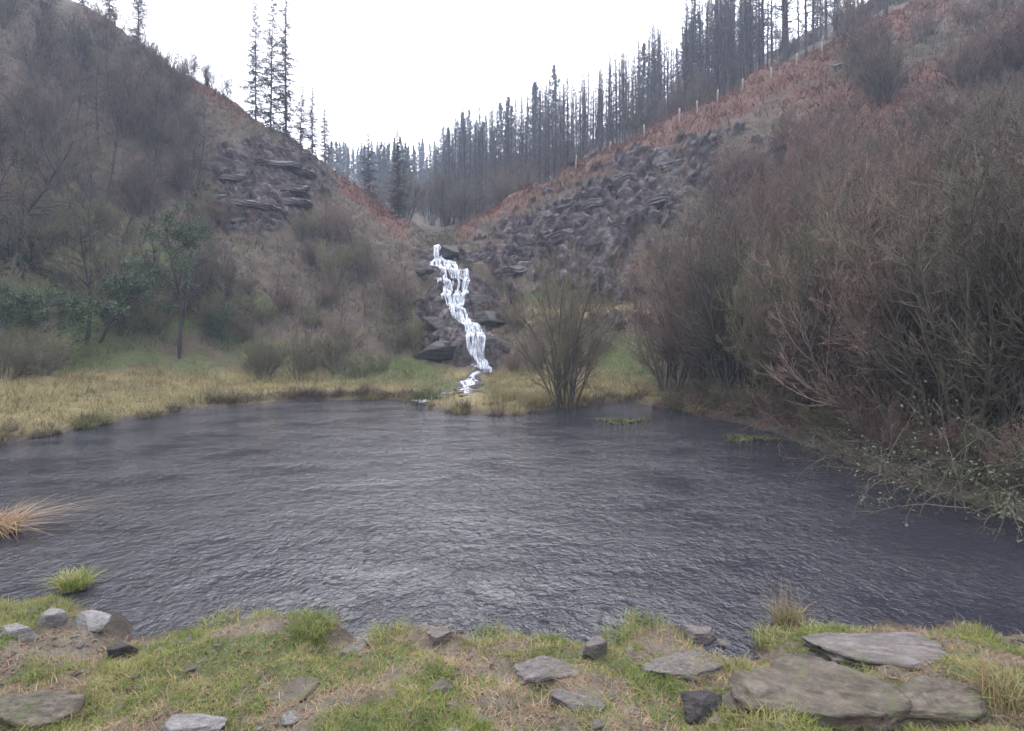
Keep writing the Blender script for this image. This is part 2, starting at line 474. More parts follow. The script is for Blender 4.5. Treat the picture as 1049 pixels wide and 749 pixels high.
def build_ground():
    pc = np.concatenate([np.arange(-60, 1110, 1.8)])
    az = np.arctan((pc - CX) / FPX)
    lo, hi = az[0], az[-1]
    side = np.radians(1.6)
    rest = np.arange(hi + side, lo + 2 * math.pi - side * 0.5, side)
    az = np.concatenate([az, rest])
    rr = np.concatenate([np.linspace(0.2, 2.4, 10), np.linspace(2.45, 7.2, 190), np.linspace(7.3, 16, 80), np.linspace(16.1, 52, 430),
                         np.geomspace(52.5, 140, 80), np.geomspace(146, 420, 30)])
    A, Rr = np.meshgrid(az, rr)
    x, y = Rr * np.sin(A), Rr * np.cos(A)
    z = height(x, y)
    p, Y, _ = bearing(x, y)
    sd = pond_sd(x, y)
    zn = zones(x, y, z, p, Y, sd)
    # broken, bedded rock where the crags stand
    m = zn['rock'] > 0.02
    xs, ys, zs = x[m], y[m], z[m]
    wob = fbm(xs * 0.8, ys * 0.8, zs * 0.8, 31, 3)
    right = sstep(480, 540, p[m])
    sz1, sz2 = 1.5 - 0.75 * right, 3.6 - 1.9 * right
    sk = (zs * 0.35) * right                                  # the columns lean a little
    d1, d2, v = cells((xs + sk) * 0.50 + wob * .45, ys * 0.4, zs * sz1 * 0.62 + wob * .3, 3)
    e1, e2, v2 = cells((xs + sk) * 1.35 + wob * .6, ys * 1.0, zs * sz2 * 0.85 + wob * .4, 9)
    rid = 1 - np.abs(vnoise((xs + sk) * 1.1 + wob * .5, ys * 0.5, zs * 0.32, 35)) * 2
    rid2 = 1 - np.abs(vnoise((xs + sk) * 2.7 + wob * .5, ys * 1.2, zs * 0.8, 36)) * 2
    col_ = 0.50 * rid + 0.34 * rid2
    bed_ = zs * 1.05 + 0.5 * wob
    bed_ = (bed_ - np.floor(bed_)) ** 3 + 0.45 * ((bed_ * 2.7) - np.floor(bed_ * 2.7)) ** 4      # overhanging beds
    dis = (right * (col_ + 0.80 * (v - 0.5) + 0.26 * (v2 - 0.5) + 0.12 * bed_) + (1 - right) * (0.55 * bed_ + 0.55 * (v - 0.5) + 0.16 * (v2 - 0.5))
           - 0.22 * np.exp(-((e2 - e1) / 0.08) ** 2) + 0.12 * fbm(xs * 3, ys * 3, zs * 3, 33, 4)) * zn['rock'][m]
    damp = 1 - 0.97 * np.exp(-((xs - np.interp(Y[m], FYY, FX)) / 0.9) ** 2)
    dis = dis * damp
    nrm = unit(np.stack([-xs * 0.2, -ys, 0.55 * ys], -1))
    x[m] += nrm[:, 0] * dis; y[m] += nrm[:, 1] * dis; z[m] += nrm[:, 2] * dis
    nr, nc = x.shape
    V = np.stack([x, y, z], -1).reshape(-1, 3)
    idx = np.arange(nr * nc).reshape(nr, nc)
    F = np.stack([idx[:-1], idx[1:], np.roll(idx, -1, 1)[1:], np.roll(idx, -1, 1)[:-1]], -1).reshape(-1, 4)[:, ::-1]
    at = {k: zn[k].ravel() for k in ('rock', 'bracken', 'green', 'straw', 'mud', 'near', 'slope')}
    o = link('ground', mesh_np('ground', V, F, ground_mat(), True, at))
    tag(o, 'grassy bank, brown heath slopes and broken crags of the valley', None, None, 'structure')
    return o

def ground_mat():
    t = NT('ground')
    p = t.pos()
    fine = t.noise(p, 9.0, 6, 0.7)
    mid = t.noise(p, 1.3, 5, 0.6)
    heath = t.ramp(mid, [(0.3, (0.038, 0.036, 0.020)), (0.46, (0.066, 0.052, 0.034)), (0.58, (0.092, 0.066, 0.050)), (0.7, (0.062, 0.066, 0.028))])
    soil = t.ramp(t.noise(p, 3.2, 6, 0.65), [(0.3, (0.055, 0.042, 0.028)), (0.5, (0.105, 0.088, 0.062)), (0.7, (0.155, 0.135, 0.108))])
    c = t.mix(t.attr('near'), heath, soil)
    straw = t.ramp(fine, [(0.3, (0.12, 0.092, 0.036)), (0.55, (0.22, 0.175, 0.070)), (0.75, (0.29, 0.23, 0.105))])
    green = t.ramp(fine, [(0.3, (0.045, 0.062, 0.016)), (0.55, (0.085, 0.115, 0.028)), (0.8, (0.13, 0.15, 0.05))])
    brk = t.ramp(fine, [(0.3, (0.060, 0.029, 0.018)), (0.5, (0.105, 0.054, 0.038)), (0.72, (0.15, 0.085, 0.058))])
    c = t.mix(t.math('MULTIPLY', t.attr('straw'), 0.85), c, straw)
    c = t.mix(t.math('MULTIPLY', t.attr('green'), 0.75), c, green)
    c = t.mix(t.attr('bracken'), c, brk)
    # bedded sandstone with lichen and damp seams
    bed = t.noise(t.pos((0.9, 0.7, 1.5)), 1.5, 7, 0.72, 0.5)
    rk = t.ramp(bed, [(0.36, (0.014, 0.011, 0.012)), (0.48, (0.058, 0.046, 0.047)), (0.57, (0.098, 0.078, 0.076)), (0.70, (0.235, 0.20, 0.178))])
    lich = t.ramp(t.noise(p, 2.6, 5, 0.7), [(0.55, (0, 0, 0)), (0.68, (1, 1, 1))])
    rk = t.mix(t.math('MULTIPLY', lich, 0.6), rk, (0.078, 0.062, 0.034))
    c = t.mix(t.attr('rock'), c, rk)
    mud = t.ramp(fine, [(0.3, (0.020, 0.014, 0.010)), (0.6, (0.055, 0.038, 0.028))])
    c = t.mix(t.attr('mud'), c, mud)
    c = t.mix(0.55, c, t.ramp(t.noise(p, 28.0, 4, 0.7), [(0.25, (0.45, 0.45, 0.45)), (0.75, (1.5, 1.5, 1.5))]), 'MULTIPLY')
    b = t.bump(t.noise(p, 6.0, 8, 0.7), 0.9, 0.10)
    b = t.bump(t.noise(p, 40.0, 4, 0.7), 0.6, 0.012, b)
    ro = t.math('SUBTRACT', 0.9, t.math('ADD', t.math('MULTIPLY', t.attr('mud'), 0.4), t.math('MULTIPLY', t.attr('near'), 0.28)))
    return t.set(c, ro, b, 0.3)

# ------------------------------------------------------------------ the setting
build_ground()

def build_water():
    t = NT('pond_water')
    p = t.pos()
    big = t.noise(t.pos((1.0, 0.8, 1.0)), 2.0, 2, 0.5, 0.8)
    rip = t.noise(t.pos((1.0, 0.75, 1.0)), 8.5, 3, 0.6, 1.0)
    fin = t.noise(t.pos((1.0, 0.9, 1.0)), 20.0, 3, 0.65, 0.6)
    gust = t.ramp(t.noise(t.pos((0.8, 1.0, 1.0)), 0.8, 4, 0.6), [(0.36, (0.4, 0.4, 0.4)), (0.62, (1.1, 1.1, 1.1))])
    h = t.math('ADD', t.math('MULTIPLY', big, 0.25), t.math('ADD', t.math('MULTIPLY', rip, 0.62), t.math('MULTIPLY', fin, 0.30)))
    h = t.math('MULTIPLY', h, gust)
    # rings of rain drops
    v = t.n.new('ShaderNodeTexVoronoi'); v.inputs['Scale'].default_value = 3.2; v.inputs['Randomness'].default_value = 1.0
    t.l.new(p, v.inputs['Vector'])
    d = v.outputs['Distance']
    ring = t.math('MULTIPLY', t.math('SINE', t.math('MULTIPLY', d, 95.0)), t.math('SUBTRACT', 1.0, t.math('MULTIPLY', d, 5.0), True))
    h = t.math('ADD', h, t.math('MULTIPLY', ring, 0.16))
    b = t.bump(h, 1.0, 0.055)
    t.set((0.018, 0.018, 0.024), 0.04, b, 0.5)
    t.b.inputs['IOR'].default_value = 1.33
    lo, hi = POND.min(0) - 0.5, POND.max(0) + 0.5
    nx, ny = 60, 60
    X, Y = np.meshgrid(np.linspace(lo[0], hi[0], nx), np.linspace(lo[1], hi[1], ny))
    V = np.stack([X, Y, 0 * X], -1).reshape(-1, 3)
    i = np.arange(nx * ny).reshape(ny, nx)
    F = np.stack([i[:-1, :-1], i[:-1, 1:], i[1:, 1:], i[1:, :-1]], -1).reshape(-1, 4)
    o = link('water', mesh_np('water', V, F, t.m))
    tag(o, 'dark rippled water of the pond', None, None, 'structure')
build_water()

# haze: one closed box of thin damp air
def build_haze():
    m = bpy.data.materials.new('haze'); m.use_nodes = True
    n, l = m.node_tree.nodes, m.node_tree.links
    n.remove(n['Principled BSDF'])
    v = n.new('ShaderNodeVolumePrincipled')
    v.inputs['Color'].default_value = (0.70, 0.80, 1.0, 1)
    v.inputs['Density'].default_value = 0.0014
    v.inputs['Density Attribute'].default_value = ''
    v.inputs['Anisotropy'].default_value = 0.0
    l.new(v.outputs[0], n['Material Output'].inputs['Volume'])
    m.cycles.homogeneous_volume = True
    x, y0, y1, z0, z1 = 430, -430, 430, -3, 105
    V = [(-x, y0, z0), (x, y0, z0), (x, y1, z0), (-x, y1, z0), (-x, y0, z1), (x, y0, z1), (x, y1, z1), (-x, y1, z1)]
    F = [(0, 3, 2, 1), (4, 5, 6, 7), (0, 1, 5, 4), (1, 2, 6, 5), (2, 3, 7, 6), (3, 0, 4, 7)]
    tag(link('haze', mesh_np('haze', V, F, m, False)), 'pale damp haze filling the valley', None, None, 'stuff')
build_haze()

# ------------------------------------------------------------------ the falls
def build_falls():
    t = NT('white_water')
    p = t.pos((8.0, 2.5, 0.6))
    f = t.noise(p, 1.6, 5, 0.7)
    c = t.ramp(f, [(0.36, (0.16, 0.175, 0.20)), (0.48, (0.36, 0.38, 0.41)), (0.60, (0.62, 0.64, 0.67))])
    t.set(c, 0.4, t.bump(f, 0.8, 0.05), 0.4)
    fs = t.noise(t.pos((11.0, 3.0, 0.7)), 1.5, 4, 0.65)
    al = t.ramp(fs, [(0.38, (0.15, 0.15, 0.15)), (0.54, (0.95, 0.95, 0.95))])
    t.l.new(al, t.b.inputs['Alpha'])
    parts = []
    def sheet(y0, y1, u0, u1, nu, thr, lift, seed, wl=1.0, hole=None):
        """one sheet of falling water, torn where it runs thin, with a skin in front and behind"""
        ny_ = int((y1 - y0) / 0.022)
        yy = np.linspace(y0, y1, ny_); u = np.linspace(u0, u1, nu)
        U, Yg = np.meshgrid(u, yy)
        fw = np.interp(Yg, FYY, FW)
        x = np.interp(Yg, FYY, FX) + U * fw + 0.09 * vnoise(Yg * 2.3, U * 0.6, None, 5 + seed) * (1 + U * 0)
        jit = 0.28 * vnoise(x * 2.4, Yg * 0.4, None, 21)
        z = np.interp(Yg + jit, FYY, FZ) + lift + 0.02 * vnoise(x * 7, Yg * 5, None, 8 + seed)
        y = Yg - 0.12 + 0.03 * vnoise(x * 9, Yg * 1, None, 9 + seed)
        # flow length along the course, for streaks that follow the fall
        v = np.cumsum(np.concatenate([[0], np.hypot(np.diff(yy), np.diff(np.interp(yy, FYY, FZ)))]))[:, None] + 0 * U
        n = 0.75 * vnoise(U * fw * 10, v * 0.55, None, 31 + seed) + 0.55 * vnoise(U * fw * 24, v * 1.1, None, 32 + seed) + 0.3 * vnoise(U * 2.2, v * 1.8, None, 33 + seed)
        edge = np.abs((U - (u0 + u1) / 2) / ((u1 - u0) / 2))
        n = n - 0.8 * sstep(0.6, 1.0, edge)
        if hole is not None: n = n - hole(U, Yg)
        A = np.stack([x, y, z], -1); B = A + np.array([0, 0.05, -0.05])
        i = np.arange(ny_ * nu).reshape(ny_, nu)
        q = np.stack([i[:-1, :-1], i[:-1, 1:], i[1:, 1:], i[1:, :-1]], -1)
        k = (n[:-1, :-1] + n[1:, 1:]) * 0.5 > thr
        q = q[k]
        if len(q): parts.append((np.concatenate([A.reshape(-1, 3), B.reshape(-1, 3)]), np.concatenate([q, q[:, ::-1] + ny_ * nu])))
    mid = lambda U, Y: 0.95 * np.exp(-(((U - 0.1) / 0.42) ** 2)) * sstep(30.0, 30.6, Y) * (1 - sstep(32.6, 33.0, Y))
    sheet(26.15, 28.5, -1.05, 1.05, 60, -0.55, 0.08, 0)
    sheet(28.2, 30.2, -1.0, 1.0, 56, -0.40, 0.08, 3)
    sheet(29.9, 33.3, -1.15, 1.15, 70, -0.48, 0.10, 6, hole=mid)
    sheet(32.8, 34.9, -1.25, 1.0, 60, -0.30, 0.10, 9)
    sheet(34.6, 36.6, -1.0, 1.0, 26, -0.7, 0.09, 12)
    sheet(32.0, 32.9, -1.7, -0.6, 30, -0.2, 0.09, 15)
    V, F = cat(parts)
    o = link('waterfall', mesh_np('waterfall', V, F, t.m))
    tag(o, 'white waterfall tumbling down dark rock steps between the two slopes', 'waterfall')
    # the run-out over stones towards the pond
    ys2 = np.linspace(19.4, 26.5, 120)
    t2 = NT('stream_water')
    f2 = t2.noise(t2.pos((3, 1, 1)), 4.0, 4, 0.7)
    mk = t2.ramp(f2, [(0.40, (0.05, 0.05, 0.055)), (0.54, (0.45, 0.47, 0.5))])
    t2.set(mk, 0.2, t2.bump(f2, 0.8, 0.05))
    n, S = len(ys2), 9
    a = np.linspace(-1, 1, S)
    cx = np.interp(ys2, FYY, FX); fw = np.interp(ys2, FYY, FW) * (1.0 + 0.5 * vnoise(ys2 * 1.7, ys2 * 0, None, 61))
    X = cx[:, None] + a[None] * fw[:, None]
    Yg = ys2[:, None] + 0 * X
    Z = height(cx, ys2)[:, None] * 0.6 + height(X, Yg) * 0.4 + 0.045 * (1 - a[None] ** 2) + 0.02 * vnoise(X * 6, Yg * 4, None, 62)
    Z = np.maximum(Z, 0.012)
    i = np.arange(n * S).reshape(n, S)
    F = np.stack([i[:-1, :-1], i[:-1, 1:], i[1:, 1:], i[1:, :-1]], -1).reshape(-1, 4)
    tag(link('stream', mesh_np('stream', np.stack([X, Yg, Z], -1), F, t2.m)), 'shallow stream running from the falls to the pond', None, None, 'structure')
build_falls()

# ------------------------------------------------------------------ rocks
def rock_mat(name, cols, moss=0.4, mosscol=(0.075, 0.085, 0.028)):
    t = NT(name)
    p = t.pos()
    bed = t.noise(t.coord('Object', (1.2, 1.2, 4.0)), 2.2, 6, 0.7, 0.5)
    c = t.ramp(bed, [(0.3, cols[0]), (0.5, cols[1]), (0.7, cols[2])])
    sp = t.ramp(t.noise(p, 34, 4, 0.7), [(0.3, (0.55, 0.55, 0.55)), (0.7, (1.35, 1.35, 1.35))])
    c = t.mix(0.7, c, sp, 'MULTIPLY')
    mm = t.ramp(t.noise(p, 5.0, 5, 0.7), [(0.5, (0, 0, 0)), (0.66, (1, 1, 1))])
    c = t.mix(t.math('MULTIPLY', mm, moss), c, mosscol)
    b = t.bump(bed, 0.8, 0.05)
    b = t.bump(t.noise(p, 30, 6, 0.75), 0.7, 0.02, b)
    return t.set(c, 0.62, b, 0.4)
ROCK = [rock_mat('grey_sandstone', ((0.055, 0.044, 0.039), (0.12, 0.100, 0.092), (0.195, 0.168, 0.157)), 0.6),
        rock_mat('brown_sandstone', ((0.036, 0.027, 0.018), (0.085, 0.065, 0.046), (0.14, 0.115, 0.086)), 0.8),
        rock_mat('pale_sandstone', ((0.10, 0.09, 0.084), (0.185, 0.17, 0.162), (0.275, 0.258, 0.25)), 0.5),
        rock_mat('wet_dark_rock', ((0.010, 0.008, 0.008), (0.026, 0.021, 0.020), (0.06, 0.048, 0.044)), 0.25)]

def rock_mesh(seed, mat, flat=0.5, sub=5, cuts=11, slab=False):
    import bmesh
    bm = bmesh.new()
    bmesh.ops.create_icosphere(bm, subdivisions=sub, radius=1.0)
    V = np.array([v.co[:] for v in bm.verts]); F = np.array([[l.vert.index for l in f.loops] for f in bm.faces])
    bm.free()
    r = np.random.default_rng(seed)
    N = unit(r.normal(size=(cuts, 3))); N = np.concatenate([N, [[0, 0, 1], [0, 0, -1]]])
    D = np.concatenate([r.uniform(0.55, 0.85, cuts), [0.62, 0.6]])
    if slab:
        N[:cuts, 2] *= 0.25; N[:cuts] = unit(N[:cuts]); D[:cuts] = r.uniform(0.62, 0.95, cuts); D[-2:] = 0.30
        N[-2] = unit(np.array([r.normal() * .05, r.normal() * .05, 1])); V[:, 2] *= 0.42; V = unit(V)
    k = (V @ N.T) / D[None]
    s = 1 / np.maximum(k.max(1), 1e-3)
    V = V * np.minimum(s, 1.15)[:, None]
    x, y, z = V.T * 1.6 + seed * 3.7
    lay = np.floor(V[:, 2] * (8 if slab else 7) + 1.4 * vnoise(x, y, z, seed)) % 2
    V = V * (1 + 0.07 * fbm(x, y, z, seed, 4) + 0.022 * vnoise(x * 5, y * 5, z * 5, seed + 3))[:, None]
    V[:, :2] *= (1 + (0.045 if slab else 0.03) * (lay - 0.5))[:, None]
    if slab: V[:, 2] += 0.05 * np.floor(2.2 * fbm(V[:, 0] * 1.3 + seed, V[:, 1] * 1.3, None, seed, 3)) + 0.02 * fbm(V[:, 0] * 6, V[:, 1] * 6, None, seed, 3)
    V[:, 2] *= flat
    return mesh_np('rock', V, F, mat, True)

def rock(name, p, row, w_px, aspect, h, rz, mi, seed, label, cat_='rock', group=None, flat=0.6, sink=0.35, tilt=(0, 0), y1=60, slab=False):
    c = hit(p, row, 2.5, y1)
    w = w_px / FPX * c.y / 2
    o = link(name, rock_mesh(seed, ROCK[mi], 1.0, 5, 11, slab))
    o.scale = (w * 1.25, w * aspect * 1.25, h * 0.9)
    o.rotation_euler = (math.radians(tilt[0]), math.radians(tilt[1]), math.radians(rz))
    o.location = (c.x, c.y, c.z + h * 0.55 * (1 - 2 * sink))
    tag(o, label, cat_, group)
    return o

rock('rock_slab', 900, 672, 150, 0.40, 0.22, -4, 0, 3, 'long flat grey slab at the water edge behind the brown slab', 'rock', tilt=(-5, 2), slab=True, sink=.42)
rock('rock_slab', 826, 728, 150, 0.50, 0.36, -12, 1, 4, 'large brown mossy slab in the near bank below the tall dry grass tuft', 'rock', tilt=(7, 4), slab=True, sink=.38)
rock('rock_slab', 694, 688, 74, 0.6, 0.20, 10, 0, 5, 'flat grey stone in the grass left of the brown slab', 'rock', slab=True, sink=.42)
rock('rock', 712, 652, 30, 0.8, 0.10, 30, 0, 6, 'small grey stone at the water edge above the flat grey stone', 'rock', sink=.4)
rock('rock', 607, 672, 24, 0.7, 0.12, 20, 0, 7, 'narrow upright grey stone standing in the grass at the water edge', 'rock', sink=.3)
rock('rock', 50, 640, 22, 0.9, 0.11, 50, 2, 8, 'pale white stone on the left shore, left one of a pair', 'rock', sink=.3)
rock('rock', 95, 643, 32, 0.7, 0.12, -20, 2, 9, 'pale angular stone on the left shore beside a smaller white one', 'rock', sink=.3)
rock('rock', 16, 652, 34, 0.6, 0.08, 5, 2, 10, 'low pale stone at the left edge below the white pair', 'rock', sink=.35)
rock('rock', 124, 674, 24, 0.9, 0.14, 70, 3, 11, 'dark wet rock at the left shore beside the pale stones', 'rock', sink=.4)
rock('rock_slab', 36, 738, 80, 0.6, 0.26, 15, 1, 12, 'brown rock with a dark crack in the lower left corner', 'rock', sink=.42, slab=True)
rock('rock', 205, 746, 54, 0.6, 0.06, -8, 2, 13, 'pale flat stone at the bottom edge in the grass', 'rock', sink=.45)
rock('rock', 722, 726, 52, 0.6, 0.13, 15, 3, 14, 'dark stone with a shadowed hollow left of the brown slab', 'rock', sink=.4)
rock('rock', 446, 652, 38, 0.6, 0.07, 0, 0, 15, 'wet grey stone sticking out at the middle of the near shore', 'rock', sink=.45)
rock('rock', 366, 668, 28, 0.8, 0.07, 40, 0, 16, 'wet grey stone in the notch of the near shore', 'rock', sink=.4)
rock('rock', 447, 710, 30, 0.7, 0.06, 22, 1, 17, 'small reddish brown stone in the middle of the near bank', 'rock', sink=.4)
rock('rock_slab', 965, 722, 100, 0.6, 0.22, 5, 1, 18, 'low brown rock in the lower right corner behind grass', 'rock', sink=.45, slab=True)
rock('rock', 592, 724, 44, 0.6, 0.06, -30, 0, 19, 'grey stone half sunk in green grass at the bottom', 'rock', sink=.45)
rock('rock_slab', 560, 690, 60, 0.6, 0.12, 25, 0, 23, 'thin grey stone almost flush with the turf at the middle right', 'rock', sink=.46, slab=True)
rock('rock_slab', 300, 716, 70, 0.6, 0.12, 60, 1, 24, 'thin brown stone almost flush with the turf at the middle left', 'rock', sink=.46, slab=True)

# small stones of the bank
SM = [rock_mesh(50 + i, ROCK[(0, 1, 0, 2)[i % 4]], 0.7, 3, 8) for i in range(6)]
rs = random.Random(5)
k = 0
while k < 150:
    p_, row_ = rs.uniform(-20, 1060), rs.uniform(655, 760)
    c = hit(p_, row_, 2.2, 7)
    s = rs.uniform(0.008, 0.03) * (1.8 if rs.random() < .15 else 1)
    o = link('small_stone', SM[k % 6]); o.location = c + Vector((0, 0, s * 0.15)); o.scale = (s * 1.3, s, s * .7); o.rotation_euler = (rs.uniform(-.3, .3), rs.uniform(-.3, .3), rs.uniform(0, 6.3))
    tag(o, 'small loose stone lying in the grass of the near bank', 'stone', 'small stones on the near bank'); k += 1

k = 0
while k < 46:
    Y_ = rs.uniform(19.3, 26.4); off = rs.gauss(0, .42)
    x_ = float(np.interp(Y_, FYY, FX)) + off * (1.8 if Y_ < 20.6 else 1)
    z_ = float(height(np.array([x_]), np.array([Y_]))[0])
    s = rs.uniform(.05, .17)
    o = link('stream_stone', SM[k % 6]); o.location = (x_, Y_, max(z_, -.02) + s * .2); o.scale = (s * 1.4, s, s * .6); o.rotation_euler = (0, 0, rs.uniform(0, 6.3))
    tag(o, 'wet stone along the little stream between the falls and the pond', 'stone', 'stones along the stream'); k += 1
# dark ledges beside the falls
for i, (p_, row_, w_, h_, mi, lab) in enumerate([
        (455, 362, 48, 0.75, 3, 'dark overhanging ledge left of the lowest drop of the waterfall'),
        (508, 358, 22, 0.65, 3, 'dark wet block right of the lowest drop of the waterfall'),
        (445, 338, 34, 0.8, 3, 'dark rock shelf left of the middle of the waterfall'),
        (492, 312, 18, 0.5, 3, 'dark wet rock right of the middle cascade'),
        (462, 262, 18, 0.7, 3, 'dark block right of the top of the waterfall'),
        (436, 282, 18, 0.5, 3, 'brown block left of the upper cascade'),
        (500, 330, 34, 0.7, 3, 'dark rock shelf above the block right of the falls')]):
    rock('rock_ledge', p_, row_, w_, 0.7, h_, rs.uniform(-15, 15), mi, 70 + i, lab, 'rock', sink=.35)
# broken blocks of the two crags
ROCK.append(rock_mat('crag_stone', ((0.016, 0.013, 0.014), (0.066, 0.054, 0.054), (0.155, 0.135, 0.13)), 0.5, (0.05, 0.045, 0.028)))
CB = [rock_mesh(90 + i, ROCK[(4, 4, 4, 3, 4, 3)[i]], 1.0, 5, 9) for i in range(6)]
def crag(n, spots, smin, smax, tall, label, group, seed):
    q = random.Random(seed)
    for i in range(n):
        cp, cr_, sp, sr = q.choice(spots)
        c = hit(q.gauss(cp, sp), q.gauss(cr_, sr), 20, 60)
        s_ = q.uniform(smin, smax)
        o = link('crag_block', CB[q.randrange(6)], None, c + Vector((0, 0.42 * s_, -0.35 * s_)))
        o.scale = (s_ * q.uniform(.6, 1.1), s_ * .7, s_ * q.uniform(.7, 1.2) * tall)
        o.rotation_euler = (q.uniform(-.3, .3), q.uniform(-.1, .5), q.uniform(-.8, .8))
        tag(o, label, 'rock', group)
crag(20, [(655, 200, 30, 24), (620, 225, 28, 20), (690, 180, 16, 14), (560, 262, 22, 12)], .3, .8, 1.7, 'grey block among the broken rocks of the right-hand crag', 'blocks of the right crag', 1)
crag(10, [(610, 298, 40, 6)], .3, .7, .7, 'dark block in the low rock band behind the olive willow', 'blocks of the low rock band', 4)
crag(9, [(775, 170, 22, 12)], .3, .7, 1.2, 'grey block in the small crag high above the thicket', 'blocks of the small upper crag', 2)
crag(12, [(285, 172, 18, 14), (245, 192, 20, 14), (300, 156, 10, 5)], .18, .5, .7, 'purple-grey block among the rocks of the left-hand crag', 'blocks of the left crag', 3)
crag(7, [(140, 103, 9, 5)], .3, .6, .8, 'dark block in the rocky hole high on the left slope', 'blocks of the dark hole', 5)

LED = [rock_mesh(130 + i, ROCK[4], 1.0, 5, 11, True) for i in range(4)]
def ledges(spots, label, group, seed, roll):
    q = random.Random(seed)
    for p_, row, w_, th in spots:
        c = hit(p_, row, 20, 60); w = w_ / FPX * c.y / 2
        o = link('rock_ledge', LED[q.randrange(4)], None, c + Vector((0, .35, -.05)))
        o.scale = (w * 1.2, q.uniform(.9, 1.3), th * 1.6)
        o.rotation_euler = (q.uniform(-.12, .06), roll + q.uniform(-.08, .08), q.uniform(-.2, .2))
        tag(o, label, 'rock', group)
ledges([(290, 154, 50, .45), (268, 168, 62, .4), (300, 176, 50, .45), (245, 184, 56, .4), (285, 192, 70, .45), (230, 203, 50, .4), (262, 212, 64, .4), (300, 206, 40, .4), (232, 226, 46, .35)],
       'dark jutting bed of rock on the left-hand crag', 'beds of the left crag', 5, .06)
ledges([(640, 186, 44, .6), (600, 212, 46, .6), (668, 206, 44, .6), (632, 236, 50, .55), (570, 244, 44, .6), (540, 262, 46, .55), (600, 262, 46, .5), (690, 168, 36, .6), (520, 280, 36, .5)],
       'dark jutting bed of rock on the right-hand crag', 'beds of the right crag', 6, -.28)
# ------------------------------------------------------------------ plants
M_grey = twig_mat('grey_brown_twigs', (0.070, 0.060, 0.044), (0.118, 0.098, 0.076), (0.105, 0.096, 0.058))
M_will = twig_mat('willow_twigs', (0.105, 0.072, 0.056), (0.185, 0.128, 0.102), (0.145, 0.115, 0.074))
M_red = twig_mat('reddish_twigs', (0.100, 0.062, 0.050), (0.160, 0.104, 0.084), (0.12, 0.084, 0.062))
M_olive = twig_mat('olive_twigs', (0.095, 0.090, 0.046), (0.155, 0.138, 0.080), (0.12, 0.122, 0.055))
M_stream = twig_mat('brown_willow_twigs', (0.085, 0.074, 0.046), (0.145, 0.118, 0.078), (0.115, 0.104, 0.058))
M_dark = twig_mat('dark_bark', (0.025, 0.021, 0.019), (0.042, 0.035, 0.032), (0.060, 0.052, 0.044))
M_bark = twig_mat('lichened_bark', (0.060, 0.052, 0.042), (0.095, 0.085, 0.068), (0.085, 0.088, 0.058))
M_conif = twig_mat('bare_larch_twigs', (0.050, 0.043, 0.040), (0.075, 0.064, 0.060), (0.065, 0.058, 0.050))
M_spruce = leaf_mat('spruce_needles', [(0.014, 0.020, 0.012), (0.026, 0.034, 0.020), (0.040, 0.048, 0.028)], 2.0)
M_holly = leaf_mat('evergreen_leaves', [(0.014, 0.026, 0.010), (0.034, 0.058, 0.020), (0.085, 0.115, 0.042)], 5.0, 0.4)
M_ivy = leaf_mat('lichen_green_leaves', [(0.025, 0.036, 0.016), (0.060, 0.076, 0.036), (0.13, 0.145, 0.085)], 5.0, 0.5)
M_grass = leaf_mat('green_grass', [(0.055, 0.078, 0.015), (0.130, 0.165, 0.034), (0.22, 0.225, 0.065), (0.27, 0.225, 0.105)], 3.0, 0.6, 0.3)
M_straw = leaf_mat('straw_grass', [(0.085, 0.070, 0.030), (0.19, 0.158, 0.070), (0.34, 0.285, 0.14)], 2.5, 0.7, 0.25)
M_olgr = leaf_mat('olive_grass', [(0.045, 0.055, 0.018), (0.085, 0.095, 0.034), (0.15, 0.13, 0.06)], 1.2, 0.7, 0.25)
M_brack = leaf_mat('dead_bracken', [(0.058, 0.027, 0.018), (0.125, 0.057, 0.038), (0.20, 0.100, 0.062)], 2.0, 0.8, 0.2)
M_heath = leaf_mat('heather', [(0.036, 0.025, 0.019), (0.075, 0.050, 0.038), (0.105, 0.074, 0.054)], 1.0, 0.8)
M_sedge = leaf_mat('dead_sedge', [(0.05, 0.034, 0.022), (0.10, 0.072, 0.048), (0.17, 0.13, 0.085)], 2.0, .8)
M_dead = leaf_mat('dead_grass', [(0.17, 0.10, 0.055), (0.30, 0.20, 0.11), (0.42, 0.31, 0.18)], 6.0, 0.7, 0.25)

def shrub_mesh(seed, h, spread, stems, lv, lean=(0, 0, 0), rmin=0.006, wig=0.10, base_r=0.035, droop=0.0):
    """many-stemmed bare shrub: returns (stem verts/faces, twig verts/faces, tip points)"""
    r = np.random.default_rng(seed)
    a = r.uniform(0, 2 * math.pi, stems)
    q = np.sqrt(r.uniform(0, 1, stems))
    st = np.stack([np.cos(a) * q * 0.18 * spread, np.sin(a) * q * 0.18 * spread, np.full(stems, -0.15)], 1)
    d = np.stack([np.cos(a) * q * spread / h * 1.0, np.sin(a) * q * spread / h * 1.0, np.ones(stems)], 1) + np.asarray(lean)
    L = h * r.uniform(0.65, 1.05, stems) * (1 - 0.25 * q)
    P, R = grow(r, st, d, L, base_r * r.uniform(0.6, 1.2, stems), 10, wig, (0, 0, 0.05), 0.22)
    stem = tubes(P, R, 5)
    tw = []
    lev = [(P, R, L)]
    for (m, t0, t1, ang, lf, K) in lv:
        P0, R0, L0 = lev[-1]
        s, dd, l, rd = kids(r, P0, R0, L0, m, t0, t1, ang, lf, 0.6, rmin)
        P1, R1 = grow(r, s, dd, l, rd, K, wig * 1.3, (lean[0] * .1, lean[1] * .1, 0.09 - droop), 0.45)
        tw.append(tubes(P1, R1, 3))
        lev.append((P1, R1, l))
    return stem, cat(tw), lev[-1][0][:, -1], lev[-1][0]

